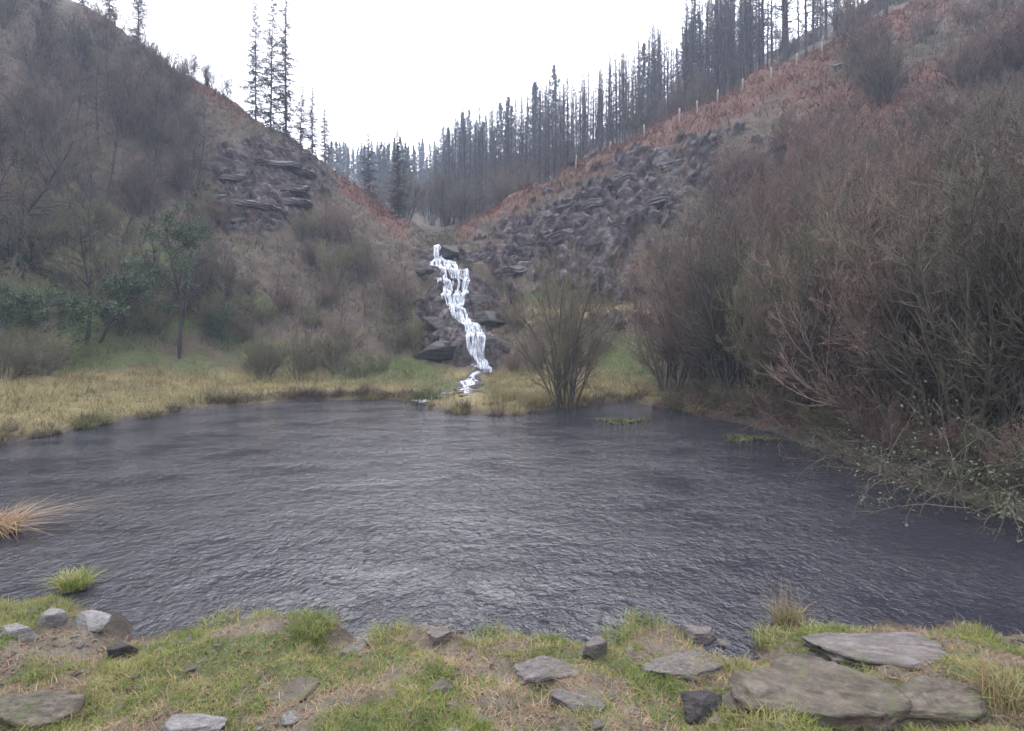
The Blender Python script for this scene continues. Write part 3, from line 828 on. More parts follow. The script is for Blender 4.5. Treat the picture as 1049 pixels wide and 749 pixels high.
def plant_proto(kind, stem, twigs, ms, mt, extra=None):
    """meshes of one shrub or tree: [(part name, mesh)]"""
    out = [(kind[0], mesh_np(kind[0], stem[0], stem[1], ms)), (kind[1], mesh_np(kind[1], twigs[0], twigs[1], mt))]
    for nm, vf, m in (extra or []): out.append((nm, mesh_np(nm, vf[0], vf[1], m)))
    return out

def put(name, proto, loc, rz, s, label, cat_, group=None, sz=None, tilt=(0, 0)):
    e = bpy.data.objects.new(name, None); COL.objects.link(e)
    e.empty_display_size = 0.3
    e.location = loc; e.rotation_euler = (tilt[0], tilt[1], rz); e.scale = (s, s, sz or s)
    for nm, me in proto:
        o = bpy.data.objects.new(nm, me); COL.objects.link(o); o.parent = e
    return tag(e, label, cat_, group)

LV_F = [(14, .15, 1, 32, .42, 7), (9, .1, 1, 35, .42, 5), (4, .15, 1, 38, .5, 4)]
LV_M = [(11, .18, 1, 34, .42, 6), (7, .1, 1, 36, .45, 4), (3, .2, 1, 40, .5, 3)]

# big willows of the right-hand thicket and the one by the stream
WIL = []
for i in range(4):
    st, tw, tips, tp = shrub_mesh(100 + i, 5.6, 2.6, 24, LV_F, (0.12, -0.05, 0), 0.006, 0.10, 0.040)
    WIL.append(plant_proto(('stem', 'twigs'), st, tw, M_bark, (M_will, M_grey, M_olive, M_red)[i]))
st, tw, tips, tp = shrub_mesh(120, 5.7, 1.8, 20, [(10, .15, 1, 30, .42, 7), (8, .1, 1, 34, .45, 5), (3, .15, 1, 38, .5, 4)], (0.03, 0, 0), 0.006, 0.12, 0.036)
put('willow_shrub', plant_proto(('stem', 'twigs'), st, tw, M_bark, M_stream), ground(580, 18.3) + Vector((0, 0.2, 0)), 0.4, 1.0, 'many-stemmed bare olive willow standing at the far water edge right of the stream', 'shrub')

thick = [ # px, distance, scale, kind
    (690, 20.6, 1.05, 0), (726, 18.9, 1.0, 3), (762, 17.0, 1.05, 1), (800, 15.2, .98, 2), (842, 13.6, 1.0, 0), (884, 12.0, 1.0, 1), (930, 10.7, .95, 0), (985, 9.5, .95, 1), (1050, 8.9, .98, 1), (1130, 8.3, 1.0, 1),
    (705, 23.5, 1.1, 1), (745, 22.0, 1.15, 0), (785, 20.5, 1.1, 3), (828, 18.5, 1.1, 0), (870, 16.6, 1.1, 2), (915, 15.0, 1.1, 3), (965, 13.5, 1.1, 1), (1025, 12.3, 1.1, 0), (1095, 11.5, 1.1, 2),
    (800, 25, 1.1, 3), (850, 23, 1.1, 1), (900, 21, 1.1, 0), (955, 19, 1.1, 3), (1015, 17.3, 1.1, 1), (1085, 16, 1.1, 0)]
tl = ['bare willow of the right-hand thicket at the water edge', 'bare willow in the middle of the right-hand thicket', 'bare willow at the back of the right-hand thicket']
for i, (p_, Y_, s_, k_) in enumerate(thick):
    row = 0 if i < 10 else 1 if i < 19 else 2
    put('willow_shrub', WIL[k_], ground(p_, Y_), rs.uniform(-0.7, 0.7), s_ * rs.uniform(.92, 1.06), tl[row], 'shrub', 'bare willows of the right-hand thicket, ' + ('front', 'middle', 'back')[row] + ' row', tilt=(rs.uniform(-.05, .08), rs.uniform(-.02, .12)))

def leafy_tree(seed, h, spread, lean, n_leaf, size, mat_leaf, low=.45, tr=.055):
    r = np.random.default_rng(seed)
    P, R = grow(r, np.array([[0, 0, -.2]]), np.array([[lean, 0, 1.0]]), np.array([h]), np.array([tr]), 12, 0.06, (0, 0, 0.03), 0.25)
    s, d, l, rd = kids(r, P, R, np.array([spread]), 26, low, 1, 60, 1.0, .45, .008)
    P1, R1 = grow(r, s, d, l, rd, 6, .1, (0, 0, .02), .4)
    s, d, l, rd = kids(r, P1, R1, l, 8, .2, 1, 45, .45, .6, .006)
    P2, R2 = grow(r, s, d, l, rd, 4, .15, (0, 0, 0), .5)
    parts = [('trunk',) + tubes(P, R, 7), ('branches',) + cat([tubes(P1, R1, 3), tubes(P2, R2, 3)])]
    out = [('trunk', mesh_np('trunk', *parts[0][1:], M_dark)), ('branches', mesh_np('branches', *parts[1][1:], M_dark))]
    if n_leaf:
        C = P2[:, 1:].reshape(-1, 3)
        clump = vnoise(C[:, 0] * 2.2, C[:, 1] * 2.2, C[:, 2] * 2.2, seed) > -0.05
        C = C[clump]
        C = C[r.integers(0, len(C), n_leaf)] + r.normal(size=(n_leaf, 3)) * .07
        out.append(('foliage', mesh_np('foliage', *leaf_quads(r, C, size, 0.1, .5), mat_leaf)))
    return out

# scrub on the slopes: six kinds, copied
SCR = []
for i, (h, sp, n, mt) in enumerate([(3.6, 1.7, 13, M_grey), (3.0, 2.0, 15, M_red), (4.4, 1.5, 9, M_grey), (2.4, 1.8, 16, M_olive), (3.3, 1.9, 14, M_will), (3.4, 2.0, 10, M_olive)]):
    st, tw, tips, tp = shrub_mesh(140 + i, h, sp, n, LV_M, (0.04, 0, 0), 0.008, 0.11, 0.034)
    SCR.append(plant_proto(('stem', 'twigs'), st, tw, M_dark if i in (0, 2) else M_bark, mt))

def scatter(n, pr, sfun, name, label, cat_, group, kinds, smin, smax, protos, y1=60, seed=1, mind=0.8, ok=None):
    """things over a stretch of slope, kept apart from one another"""
    q = random.Random(seed); pts = []
    tries = 0
    while len(pts) < n and tries < n * 40:
        tries += 1
        p_ = q.uniform(*pr); r0, r1 = sfun(p_); row = q.uniform(r0, r1)
        if ok and not ok(p_, row): continue
        c = hit(p_, row, 9, y1)
        if any((c - d).length < mind for d in pts): continue
        pts.append(c)
        put(name, protos[q.choice(kinds)], c, q.uniform(0, 6.3), q.uniform(smin, smax), label, cat_, group, tilt=(q.uniform(-.08, .08), q.uniform(-.08, .12)))
    return pts

_ug = random.Random(31)
for i in range(18):
    p_ = 690 + i * 20 + _ug.uniform(-8, 8)
    row = float(np.interp(p_, [690, 740, 800, 840, 900, 960, 1049], [420, 429, 446, 461, 488, 506, 535]))
    x_, y_ = pw(p_, row); c = ground(p_ + 6, y_ + _ug.uniform(.25, .8))
    put('bare_shrub', SCR[_ug.choice((1, 3, 4, 3))], c, _ug.uniform(0, 6), _ug.uniform(.32, .55), 'low tangled shrub at the foot of the right-hand thicket by the water', 'shrub', 'low shrubs at the foot of the thicket')
def sky_l(p): return float(np.interp(p, [0, 75, 140, 200, 245, 280, 330, 370, 430], [-40, 0, 45, 75, 110, 130, 165, 200, 245]))
def sky_r(p): return float(np.interp(p, [470, 600, 740, 870, 1049], [232, 165, 100, 45, -20]))
not_crag = lambda p, r: not (215 < p < 325 and 140 < r < 230)
scatter(44, (-60, 200), lambda p: (max(sky_l(p) + 25, -40), 230), 'bare_shrub', 'grey bare shrub on the upper left slope', 'shrub', 'bare shrubs on the upper left slope', [0, 0, 2, 4, 2], .8, 1.4, SCR, seed=1)
scatter(26, (-60, 240), lambda p: (230, 345), 'bare_shrub', 'olive bare shrub on the lower left slope', 'shrub', 'bare shrubs on the lower left slope', [3, 3, 0, 5], .7, 1.2, SCR, seed=6)
scatter(30, (200, 435), lambda p: (sky_l(p) + 60, 368), 'bare_shrub', 'small bare shrub on the slope between the left crag and the falls', 'shrub', 'bare shrubs between the left crag and the falls', [5, 1, 4, 3], .4, .85, SCR, seed=2, ok=not_crag)
scatter(16, (-40, 400), lambda p: (366, 390), 'bare_shrub', 'bare shrub along the foot of the left slope behind the straw grass', 'shrub', 'bare shrubs at the foot of the left slope', [3, 5, 3], .45, .8, SCR, seed=3, y1=30, ok=lambda p, r: not (60 < p < 250))
scatter(70, (740, 1130), lambda p: (sky_r(p) + 22, 260), 'bare_shrub', 'bare reddish shrub high on the right slope', 'shrub', 'bare shrubs on the upper right slope', [1, 1, 4, 0], .8, 1.35, SCR, seed=4, ok=lambda p, r: p > 860 or r > sky_r(p) + 90)
scatter(11, (490, 690), lambda p: (300, 385), 'bare_shrub', 'low bare shrub on the bank behind the willow by the stream', 'shrub', 'low shrubs behind the stream willow', [3, 4, 1, 5], .35, .65, SCR, seed=5)
SAP = [leafy_tree(320 + i, 5.2, 1.3, (.18, .32, -.12)[i], 0, 0, None, .35, .05) for i in range(3)]
scatter(26, (-50, 210), lambda p: (max(sky_l(p) + 60, 30), 350), 'sapling', 'thin dark leaning sapling among the scrub of the left slope', 'tree', 'dark saplings on the left slope', [0, 1, 2], .7, 1.25, SAP, seed=21, mind=1.2)
scatter(14, (250, 430), lambda p: (sky_l(p) + 80, 376), 'sapling', 'thin dark sapling on the slope left of the waterfall', 'tree', 'dark saplings left of the waterfall', [0, 2, 1], .4, .75, SAP, seed=22, mind=1.0)
for i, (p_, row, s_, lab) in enumerate([(195, 76, .75, 'leftmost bare shrub on the left skyline beyond the single tree'), (212, 84, .8, 'bare shrub on the left skyline, second of three'), (232, 100, .75, 'bare shrub on the left skyline just left of the three tall conifers')]):
    put('bare_shrub', SCR[(2, 0, 2)[i]], hit(p_, row + 4, 20), i, s_ * .8, lab, 'shrub', 'shrubs on the left skyline')

# conifers
def conifer_mesh(seed, h, spread, whorl, per, dead=0.5, rmin=0.02, up=0.1, needles=0, trunk_r=0.13, low=0.2, tw_n=5):
    r = np.random.default_rng(seed)
    Pt, Rt = grow(r, np.array([[0, 0, -0.4]]), np.array([[r.normal() * .01, r.normal() * .01, 1]]), np.array([h + .4]), np.array([trunk_r]), 16, 0.010, (0, 0, 0.02), 0.12)
    trunk = tubes(Pt, Rt, 7)
    n = whorl * per
    t = low + (1 - low) * (np.repeat(np.arange(whorl), per) + r.uniform(0, .8, n)) / whorl
    t = np.clip(t, 0, .985)
    keep = r.uniform(size=n) > dead * (1 - t) * 0.9
    t = t[keep]; n = len(t)
    f = t * 15; i = np.minimum(f.astype(int), 14); w = (f - i)[:, None]
    s = Pt[0][i] * (1 - w) + Pt[0][i + 1] * w
    a = r.uniform(0, 2 * math.pi, n)
    d = np.stack([np.cos(a), np.sin(a), up + r.normal(size=n) * .18 + 0.5 * t ** 3], 1)
    L = spread * (0.04 + 1.05 * (1 - t) ** 0.8 * np.minimum(1, 0.5 + t * 1.2)) * r.uniform(.25, 1.35, n)
    P1, R1 = grow(r, s, d, L, np.full(n, rmin * 1.5) * (0.6 + (1 - t)), 6, 0.08, (0, 0, -0.02), 0.4)
    s2, d2, l2, r2 = kids(r, P1, R1, L, tw_n, .06, 1, 55, .30, .7, rmin * .7)
    d2[:, 2] -= 0.35
    P2, R2 = grow(r, s2, d2, l2, r2, 4, 0.12, (0, 0, -0.05), 0.5)
    s3, d3, l3, r3 = kids(r, P2, R2, l2, 2, .2, 1, 50, .5, .8, rmin * .55)
    P3, R3 = grow(r, s3, d3, l3, r3, 3, 0.12, (0, 0, -0.03), 0.6)
    tw = cat([tubes(P1, R1, 3), tubes(P2, R2, 3), tubes(P3, R3, 3)])
    if needles:
        C = np.concatenate([P2[:, 1:].reshape(-1, 3), P3.reshape(-1, 3), P1[:, 2:].reshape(-1, 3)])
        C = C[r.choice(len(C), min(needles, len(C)), replace=False)] + r.normal(size=(min(needles, len(C)), 3)) * .05
        lv = leaf_quads(r, C, 0.19 * h / 14, -0.5, 0.5)
        return trunk, tw, lv
    return trunk, tw, None

LAR, SPR = [], []
for i in range(5):
    tr, tw, _ = conifer_mesh(200 + i, 15, (1.7, 2.2, 1.3, 1.9, 1.5)[i], 40, 3, 0.55, 0.021, 0.55, trunk_r=.12, low=.15, tw_n=6)
    LAR.append(plant_proto(('trunk', 'crown'), tr, tw, M_dark, M_conif))
for i in range(3):
    tr, tw, lv = conifer_mesh(220 + i, 15, (2.3, 2.9, 2.0)[i], 30, 5, 0.2, 0.026, 0.05, 9000, trunk_r=.15, low=.10)
    SPR.append(plant_proto(('trunk', 'crown'), tr, cat([tw, lv]), M_dark, M_spruce))
NEAR = []
for i in range(4):
    tr, tw, _ = conifer_mesh(240 + i, 11, (2.1, 2.3, 1.5, 2.0)[i], 64, 5, 0.5, 0.014, -0.05, trunk_r=.085, low=.05, tw_n=15)
    NEAR.append(plant_proto(('trunk', 'crown'), tr, tw, M_dark, M_dark))

for p_, brow, top, k_, lab in [
        (262, 119, -8, 0, 'leftmost of the three tall bare conifers on the left skyline'), (277, 128, -14, 1, 'middle one of the three tall bare conifers on the left skyline'),
        (293, 138, -22, 2, 'rightmost and thinnest of the three tall bare conifers on the left skyline'),
        (308, 148, 86, 3, 'short bare conifer just right of the three tall ones'), (320, 156, 84, 2, 'slim bare conifer, middle of the three short ones on the left skyline'),
        (333, 166, 108, 0, 'shortest bare conifer at the lower end of the left skyline row'), (141, 46, -55, 1, 'single dark conifer on the upper left skyline'),
        (112, 26, -40, 3, 'bare crooked conifer at the top left edge of the sky'), (84, 6, -50, 0, 'bare conifer at the very top left, only its lower boughs in view')]:
    c = hit(p_, brow, 20, 60)
    s_ = (brow - top) / FPX * c.y / 11.0
    put('conifer', NEAR[k_], c, rs.uniform(0, 6), max(s_, .35) * (1.0 if s_ > .7 else 1.5), lab, 'tree', 'bare conifers on the left skyline', sz=max(s_, .35))
for p_, base, top, Y_, k_, lab in [(379, 212, 134, 46, 1, 'dark narrow spruce left of the gap, nearer than the forest'), (408, 238, 130, 44, 0, 'dark ragged spruce above the left end of the waterfall')]:
    c = ground(p_, Y_); c.z = min(c.z, CAMZ + (HY - base) / FPX * Y_ + 2)
    c = ground(p_, Y_)
    r0 = row_of(Y_, c.z)
    put('conifer', NEAR[1 if k_ else 3], c, 1.0 + k_, (r0 - top) / FPX * Y_ / 11.0, lab, 'tree')
# trees reaching above the right brow
FT = random.Random(9)
def forest(kind, n, pr, yr, protos, hmin, hmax, label, group, toprow=None, seed=0, mind=1.2):
    q = random.Random(seed); pts = []; tries = 0
    while len(pts) < n and tries < n * 60:
        tries += 1
        p_ = q.uniform(*pr); Y_ = q.uniform(*yr)
        c = ground(p_, Y_)
        if any((c - d).length < mind for d in pts): continue
        pts.append(c)
        h = q.uniform(hmin, hmax)
        if toprow:
            h = min(h, (CAMZ + (HY - toprow(p_)) / FPX * Y_ - c.z) * q.uniform(.9, 1.16))
        if h < 3: continue
        s = h / 15.0
        put(kind, q.choice(protos), c, q.uniform(0, 6.3), s * q.uniform(.9, 1.15), label, 'tree', group, sz=s)
TOPS = lambda p: float(np.interp(p, [330, 430, 480, 540, 610, 680, 720, 800], [150, 148, 108, 92, 64, 24, -6, -60]))
forest('larch', 190, (455, 770), (57, 84), LAR, 9, 22, 'bare larch on the skyline above the right-hand brow', 'bare larches above the right brow', TOPS, 1)
forest('larch', 90, (700, 1000), (50, 84), LAR, 9, 22, 'bare larch reaching out of the top of the picture on the right', 'tall larches at the top right', None, 2)
forest('far_conifer', 150, (440, 780), (84, 125), LAR + LAR + SPR[:1], 9, 22, 'hazy conifer standing farther back behind the right-hand brow', 'hazy conifers behind the right brow', TOPS, 3)  # copies of the larches and one spruce, no true pines
forest('spruce', 120, (335, 500), (105, 215), SPR + LAR[:1], 8, 18, 'distant blue-grey spruce closing the valley beyond the waterfall', 'distant spruces closing the valley', TOPS, 4, 2.0)
forest('far_conifer', 34, (400, 530), (58, 110), LAR, 6, 13, 'bare tree low in the gap behind the top of the waterfall', 'trees in the gap above the falls', TOPS, 5)  # bare larch copies here too, no true pines
def under(n, pr, yr, label, group, seed):
    q = random.Random(seed)
    for i in range(n):
        c = ground(q.uniform(*pr), q.uniform(*yr))
        put('bare_shrub', SCR[q.choice((0, 2, 4))], c, q.uniform(0, 6.3), q.uniform(.9, 1.5), label, 'shrub', group)
under(46, (450, 800), (50, 80), 'grey undergrowth shrub below the larches of the right brow', 'undergrowth below the larches', 1)
under(22, (385, 500), (50, 110), 'grey undergrowth shrub in the gap above the waterfall', 'undergrowth in the gap', 2)
under(26, (790, 1080), (46, 74), 'grey undergrowth shrub at the top right below the tall larches', 'undergrowth at the top right', 3)

# evergreen and dark leaning trees at the left
c = hit(183, 366, 9, 30)
put('evergreen_tree', leafy_tree(301, 5.6, 1.9, 0.06, 13000, .060, M_holly, .35, .085), c, 0.3, 1.0, 'small evergreen tree with a dark bent trunk and bright green leaves on the left bank', 'tree')
put('evergreen_shrub', leafy_tree(302, 2.2, 1.5, 0.5, 8000, .060, M_holly, .3, .05), hit(100, 350, 9, 30), 0.0, 1.2, 'leaning evergreen shrub with a diagonal dark stem left of the evergreen tree', 'shrub')
put('leaning_tree', leafy_tree(303, 4.6, 1.4, 0.20, 0, 0, None, .5, .085), hit(88, 350, 9, 34), -0.1, 1.0, 'dark bare leaning trunk on the lower left slope', 'tree')
put('leaning_tree', leafy_tree(304, 6.5, 2.0, 0.75, 0, 0, None, .4, .10), hit(-12, 272, 9, 34), 0.1, 1.0, 'dark bare tree slanting up from the left edge of the picture', 'tree')
put('leaning_tree', leafy_tree(305, 4.6, 1.4, 0.25, 0, 0, None, .5, .05), hit(146, 250, 9, 40), 0.1, 1.0, 'thin dark tree on the left slope below the dark rock hole', 'tree')
EVG = [leafy_tree(310 + i, 1.9, 1.5, 0.1, 8000, .060, M_holly, .15, .04) for i in range(2)]
for i, (p_, row, s_, lab) in enumerate([(45, 362, 1.1, 'low dark evergreen bush at the foot of the left slope behind the straw grass'), (40, 285, .9, 'evergreen bush higher on the left slope near the left edge'), (205, 258, .7, 'small bright evergreen bush on the slope above the evergreen tree'),
                                         (228, 352, .8, 'low evergreen bush right of the evergreen tree trunk'), (140, 305, .8, 'evergreen bush between the leaning trunk and the evergreen tree'), (0, 352, 1.1, 'dark evergreen bush cut by the left edge')]):
    put('evergreen_shrub', EVG[i % 2], hit(p_, row, 9, 45), i * 1.3, s_, lab, 'shrub')

# bramble and lichened boughs hanging over the water at the right
def bramble(seed, w, h, n, m_st, m_lf, leaves, size, ms=(-0.5, -0.3)):
    r = np.random.default_rng(seed)
    st = np.stack([r.uniform(-w, w, n), r.uniform(-.4, .5, n), np.full(n, -.1)], 1)
    d = np.stack([r.normal(size=n) * .5 + ms[0], r.normal(size=n) * .4 + ms[1], r.uniform(.4, 1.0, n)], 1)
    L = h * r.uniform(.7, 1.6, n)
    P, R = grow(r, st, d, L, np.full(n, .010), 12, .14, (0, 0, -.10), .3)
    s, dd, l, rd = kids(r, P, R, L, 8, .2, 1, 45, .3, .6, .005)
    P1, R1 = grow(r, s, dd, l, rd, 5, .15, (0, 0, -.03), .5)
    C = P1[:, 1:].reshape(-1, 3); C = C[r.integers(0, len(C), leaves)] + r.normal(size=(leaves, 3)) * .05
    return [('stem', mesh_np('stem', *tubes(P, R, 4), m_st)), ('twigs', mesh_np('twigs', *tubes(P1, R1, 3), m_st)), ('foliage', mesh_np('foliage', *leaf_quads(r, C, size, -.1, .6), m_lf))]
def shore(p, row): return Vector((*pw(p, row), 0.05))
for p_, row, sd_, n_, lf, sz_, sc_, ml, lab in [
        (1030, 524, 401, 46, 1700, .045, 1.0, M_ivy, 'green-leaved boughs hanging over the water at the right edge'),
        (1075, 545, 407, 40, 1600, .040, 1.0, M_ivy, 'leafy boughs cut by the right edge over the water'),
        (965, 504, 402, 44, 700, .04, .95, M_ivy, 'thin grey-green boughs reaching over the water left of the leafy ones'),
        (915, 490, 408, 40, 300, .04, .9, M_ivy, 'bare tangled boughs over the water below the thicket'),
        (866, 470, 405, 36, 600, .035, .85, M_ivy, 'grey-green bramble at the water edge before the tangled boughs'),
        (815, 449, 404, 36, 900, .05, .9, M_brack, 'brown bramble at the water edge under the middle of the thicket'),
        (765, 434, 409, 36, 900, .05, .9, M_brack, 'dark brown bramble at the water edge behind the weed mat'),
        (720, 422, 403, 46, 2000, .055, 1.0, M_brack, 'low reddish brown bramble at the far water edge under the thicket')]:
    put('bramble_bush', bramble(sd_, 1.2, 1.15, n_, M_grey if ml is M_ivy else M_red, ml, lf, sz_, (-.22, -.16) if p_ > 850 else (-.1, -.3)), shore(p_, row) + Vector((.4, .45, .15)), rs.uniform(-.2, .2), sc_, lab, 'shrub')

# ------------------------------------------------------------------ grass and ground cover (nobody could count it)
def cover(name, n, pr, yr, want, h, w, lean, mat, label, seed, logd=True, K=3, bias=(0, 0, 0), clump=0):
    r = np.random.default_rng(seed)
    p_ = r.uniform(*pr, n); Y_ = np.exp(r.uniform(math.log(yr[0]), math.log(yr[1]), n)) if logd else np.sqrt(r.uniform(yr[0] ** 2, yr[1] ** 2, n))
    x = (p_ - CX) / FPX * Y_; y = Y_
    if clump:
        x = np.repeat(x, clump) + r.normal(size=n * clump) * .05; y = np.repeat(y, clump) + r.normal(size=n * clump) * .05
    z = height(x, y); pp, YY, _ = bearing(x, y); sd = pond_sd(x, y)
    zn = zones(x, y, z, pp, YY, sd)
    keep = (np.abs(x - np.interp(YY, FYY, FX)) > 0.5 + .25 * vnoise(x * 3, y * 2, None, 71)) | (YY > 27.2) | (YY < 15)
    keep &= (r.uniform(size=len(x)) < want(zn, pp, row_of(YY, z), sd)) & (z > 0.05)
    C = np.stack([x, y, z - 0.01], 1)[keep]; m = len(C)
    hh = h * r.uniform(.45, 1.4, m) * (1 + 0.4 * fbm(C[:, 0] * 1.1, C[:, 1] * 1.1, None, seed, 2))
    hh = hh * (1 + (0.55 * vnoise(C[:, 0] * 2.6, C[:, 1] * 1.6, None, seed + 5) if K == 3 and h > .2 else 0))
    V, F = blades(r, C, hh, np.full(m, w) * r.uniform(.6, 1.3, m), lean, K, bias)
    tag(link(name, mesh_np(name, V, F, mat)), label, None, None, 'stuff')
    return m

cover('green_grass', 240000, (-150, 1300), (2.4, 5.4), lambda z, p, r, sd: np.clip(z['green'] * 1.1 + .05, 0, 1) * sstep(-0.02, .12, sd), .055, .0055, .7, M_grass, 'short green grass of the near bank', 11)
cover('dead_grass', 90000, (-150, 1300), (2.4, 5.4), lambda z, p, r, sd: np.clip(.75 - z['green'] * .4, 0, 1) * sstep(-0.02, .12, sd), .05, .0045, 1.1, M_dead, 'dead brown grass among the green on the near bank', 12)
def litter():
    r = np.random.default_rng(77); n = 9000
    p_ = r.uniform(-100, 1150, n); Y_ = np.exp(r.uniform(math.log(2.4), math.log(5.4), n)); x = (p_ - CX) / FPX * Y_
    z = height(x, Y_); k_ = (pond_sd(x, Y_) > .05) & (vnoise(x * 2.5, Y_ * 2.5, None, 78) > -.15)
    C = np.stack([x, Y_, z + .006], 1)[k_]; m = len(C)
    a = r.uniform(0, 6.283, m); s_ = r.uniform(.008, .024, m); t_ = r.normal(size=(m, 2)) * .3
    A = np.stack([np.cos(a), np.sin(a), t_[:, 0]], 1) * s_[:, None]; B = np.stack([-np.sin(a), np.cos(a), t_[:, 1]], 1) * s_[:, None] * .55
    V = np.stack([C - A, C + B, C + A, C - B], 1).reshape(-1, 3)
    tag(link('leaf_litter', mesh_np('leaf_litter', V, np.arange(m * 4).reshape(-1, 4), M_litter)), 'fallen brown leaves and bits on the near bank', None, None, 'stuff')
M_litter = leaf_mat('leaf_litter', [(0.03, 0.018, 0.012), (0.09, 0.052, 0.032), (0.16, 0.10, 0.065)], 30.0, .6)
litter()
cover('straw_grass', 90000, (-60, 700), (11, 27), lambda z, p, r, sd: z['straw'] * (sd > .05) * np.where((np.abs(p - 480) < 14), .15, 1), .27, .014, 1.0, M_straw, 'straw-coloured grass along the far bank', 13, False)
cover('dead_sedge', 60000, (215, 445), (17, 25), lambda z, p, r, sd: (sd > .02) * sstep(.9, .3, sd + 0 * p), .30, .016, 1.0, M_sedge, 'reddish brown dead sedge along the lip of the far bank', 19, False)
cover('bank_grass', 60000, (-60, 720), (12, 34), lambda z, p, r, sd: np.maximum(z['green'], .5 * z['straw'] * sstep(-.1, .5, fbm(p * .035, r * .12, None, 55, 3))) * (sd > .1) * np.where((np.abs(p - 482) < 16), .2, 1), .28, .018, 1.0, M_olgr, 'green grass at the foot of the slopes', 14, False)
cover('heather', 130000, (-60, 1110), (12, 48), lambda z, p, r, sd: z['slope'] * (1 - .45 * z['rock']) * (1 - z['bracken']) * (1 - z['green']) * (sd > .3) * np.where(p > 760, .5, 1), .28, .035, .7, M_heath, 'brown heather and dead growth on the slopes', 15, False)
cover('slope_grass', 60000, (-60, 1110), (14, 48), lambda z, p, r, sd: z['slope'] * (1 - .8 * z['rock']) * sstep(.1, .5, fbm(p * .02, r * .04, None, 9, 3)) * (sd > .3), .32, .03, 1.1, M_olgr, 'olive grass patches on the slopes', 16, False)
cover('bracken', 90000, (60, 1000), (20, 50), lambda z, p, r, sd: z['bracken'] * .9, .42, .06, 1.0, M_brack, 'red-brown dead bracken below the brows', 17, False)

# single tufts
def tuft(name, loc, n, h, w, lean, mat, label, seed, rad=.12, cat_='grass tuft', bias=(0, 0, 0), extra=None, group=None):
    r = np.random.default_rng(seed)
    a = r.uniform(0, 6.283, n); q = np.sqrt(r.uniform(0, 1, n)) * rad
    C = np.stack([np.cos(a) * q, np.sin(a) * q, np.full(n, -.02)], 1)
    V, F = blades(r, C, h * r.uniform(.45, 1.25, n), np.full(n, w), lean, 5, bias)
    o = link(name, mesh_np(name, V, F, mat), None, loc)
    tag(o, label, cat_, group)
    if extra:
        V, F = blades(r, C[:extra[0]], extra[1] * r.uniform(.7, 1.1, extra[0]), np.full(extra[0], w * .9), .25, 5)
        link('dry_stem', mesh_np('dry_stem', V, F, extra[2]), o)
    return o
tuft('grass_tuft', hit(808, 640, 2.5, 7), 260, .22, .006, .9, M_straw, 'tall dry grass tuft above the brown slab at the water edge', 1, .12, extra=(26, .40, M_dead))
tuft('grass_tuft', hit(790, 655, 2.5, 7), 260, .12, .006, .9, M_grass, 'bright green grass tuft beside the tall dry one', 2, .16)
tuft('grass_tuft', hit(1028, 715, 2.4, 7), 220, .22, .007, .9, M_straw, 'dry brown grass tuft in the lower right corner', 3, .14, extra=(20, .36, M_dead))
tuft('grass_tuft', hit(1000, 655, 2.5, 7), 140, .13, .006, .8, M_grass, 'small green tuft at the water edge near the right corner', 4, .10, extra=(6, .22, M_dead))
tuft('grass_tuft', Vector((*pw(76, 604), 0.05)), 420, .17, .009, 1.0, M_grass, 'bright green grass tuft standing on the muddy spit at the left', 5, .15)
tuft('grass_tuft', Vector((-6.15, 7.0, 0.02)), 260, .42, .012, 1.7, M_dead, 'arching tan sedge reaching into the picture from the left edge', 6, .2, bias=(.6, 0, 0))
for i, (p_, row, lab) in enumerate([(225, 640, 'green tuft overhanging the near shore left of the notch'), (325, 640, 'green tuft on the near shore between two notches'), (400, 652, 'green tuft with reddish stems beside the notch of the near shore'), (505, 655, 'green tuft at the near shore right of the wet stone'),
                                    (660, 640, 'green tuft at the near shore above the flat grey stone'), (640, 655, 'grass tuft by the narrow upright stone')]):
    tuft('grass_tuft', hit(p_, row, 2.5, 7), 260, .12, .0058, .9, M_grass, lab, 20 + i, .17, extra=(8, .2, M_dead))
for i, (p_, row, h_, mt_, lab) in enumerate([(752, 690, .10, M_grass, 'green grass growing over the left edge of the brown slab'), (880, 700, .12, M_grass, 'bright green grass between the grey slab and the brown slab'), (925, 722, .12, M_grass, 'green grass before the low brown rock at the lower right'),
        (840, 655, .11, M_grass, 'green grass along the upper edge of the grey slab'), (960, 668, .12, M_straw, 'dry grass at the right end of the grey slab'), (668, 700, .08, M_grass, 'green grass at the foot of the flat grey stone'), (722, 690, .09, M_straw, 'dry grass between the flat grey stone and the brown slab'),
        (800, 742, .10, M_grass, 'green grass at the front of the brown slab'), (610, 735, .09, M_grass, 'long green grass at the bottom edge beside the half sunk stone'), (560, 704, .07, M_grass, 'green grass before the thin flush stone'), (440, 690, .08, M_grass, 'green grass in the middle of the near bank'), (240, 700, .07, M_grass, 'green grass above the pale flat stone'), (75, 725, .08, M_straw, 'dry grass over the edge of the cracked brown rock')]):
    tuft('grass_tuft', hit(p_, row, 2.4, 7), 240, h_, .0055, .9, mt_, lab, 60 + i, .15)
for i, (p_, row, lab) in enumerate([(515, 410, 'dry tan tuft at the far shore left of the olive willow'), (548, 414, 'dry tan tuft at the foot of the olive willow'), (440, 408, 'olive tuft on the far shore where the stream comes in')]):
    tuft('grass_tuft', hit(p_, row, 12, 30), 300, .5, .018, .8, (M_straw, M_straw, M_olgr)[i], lab, 40 + i, .5)

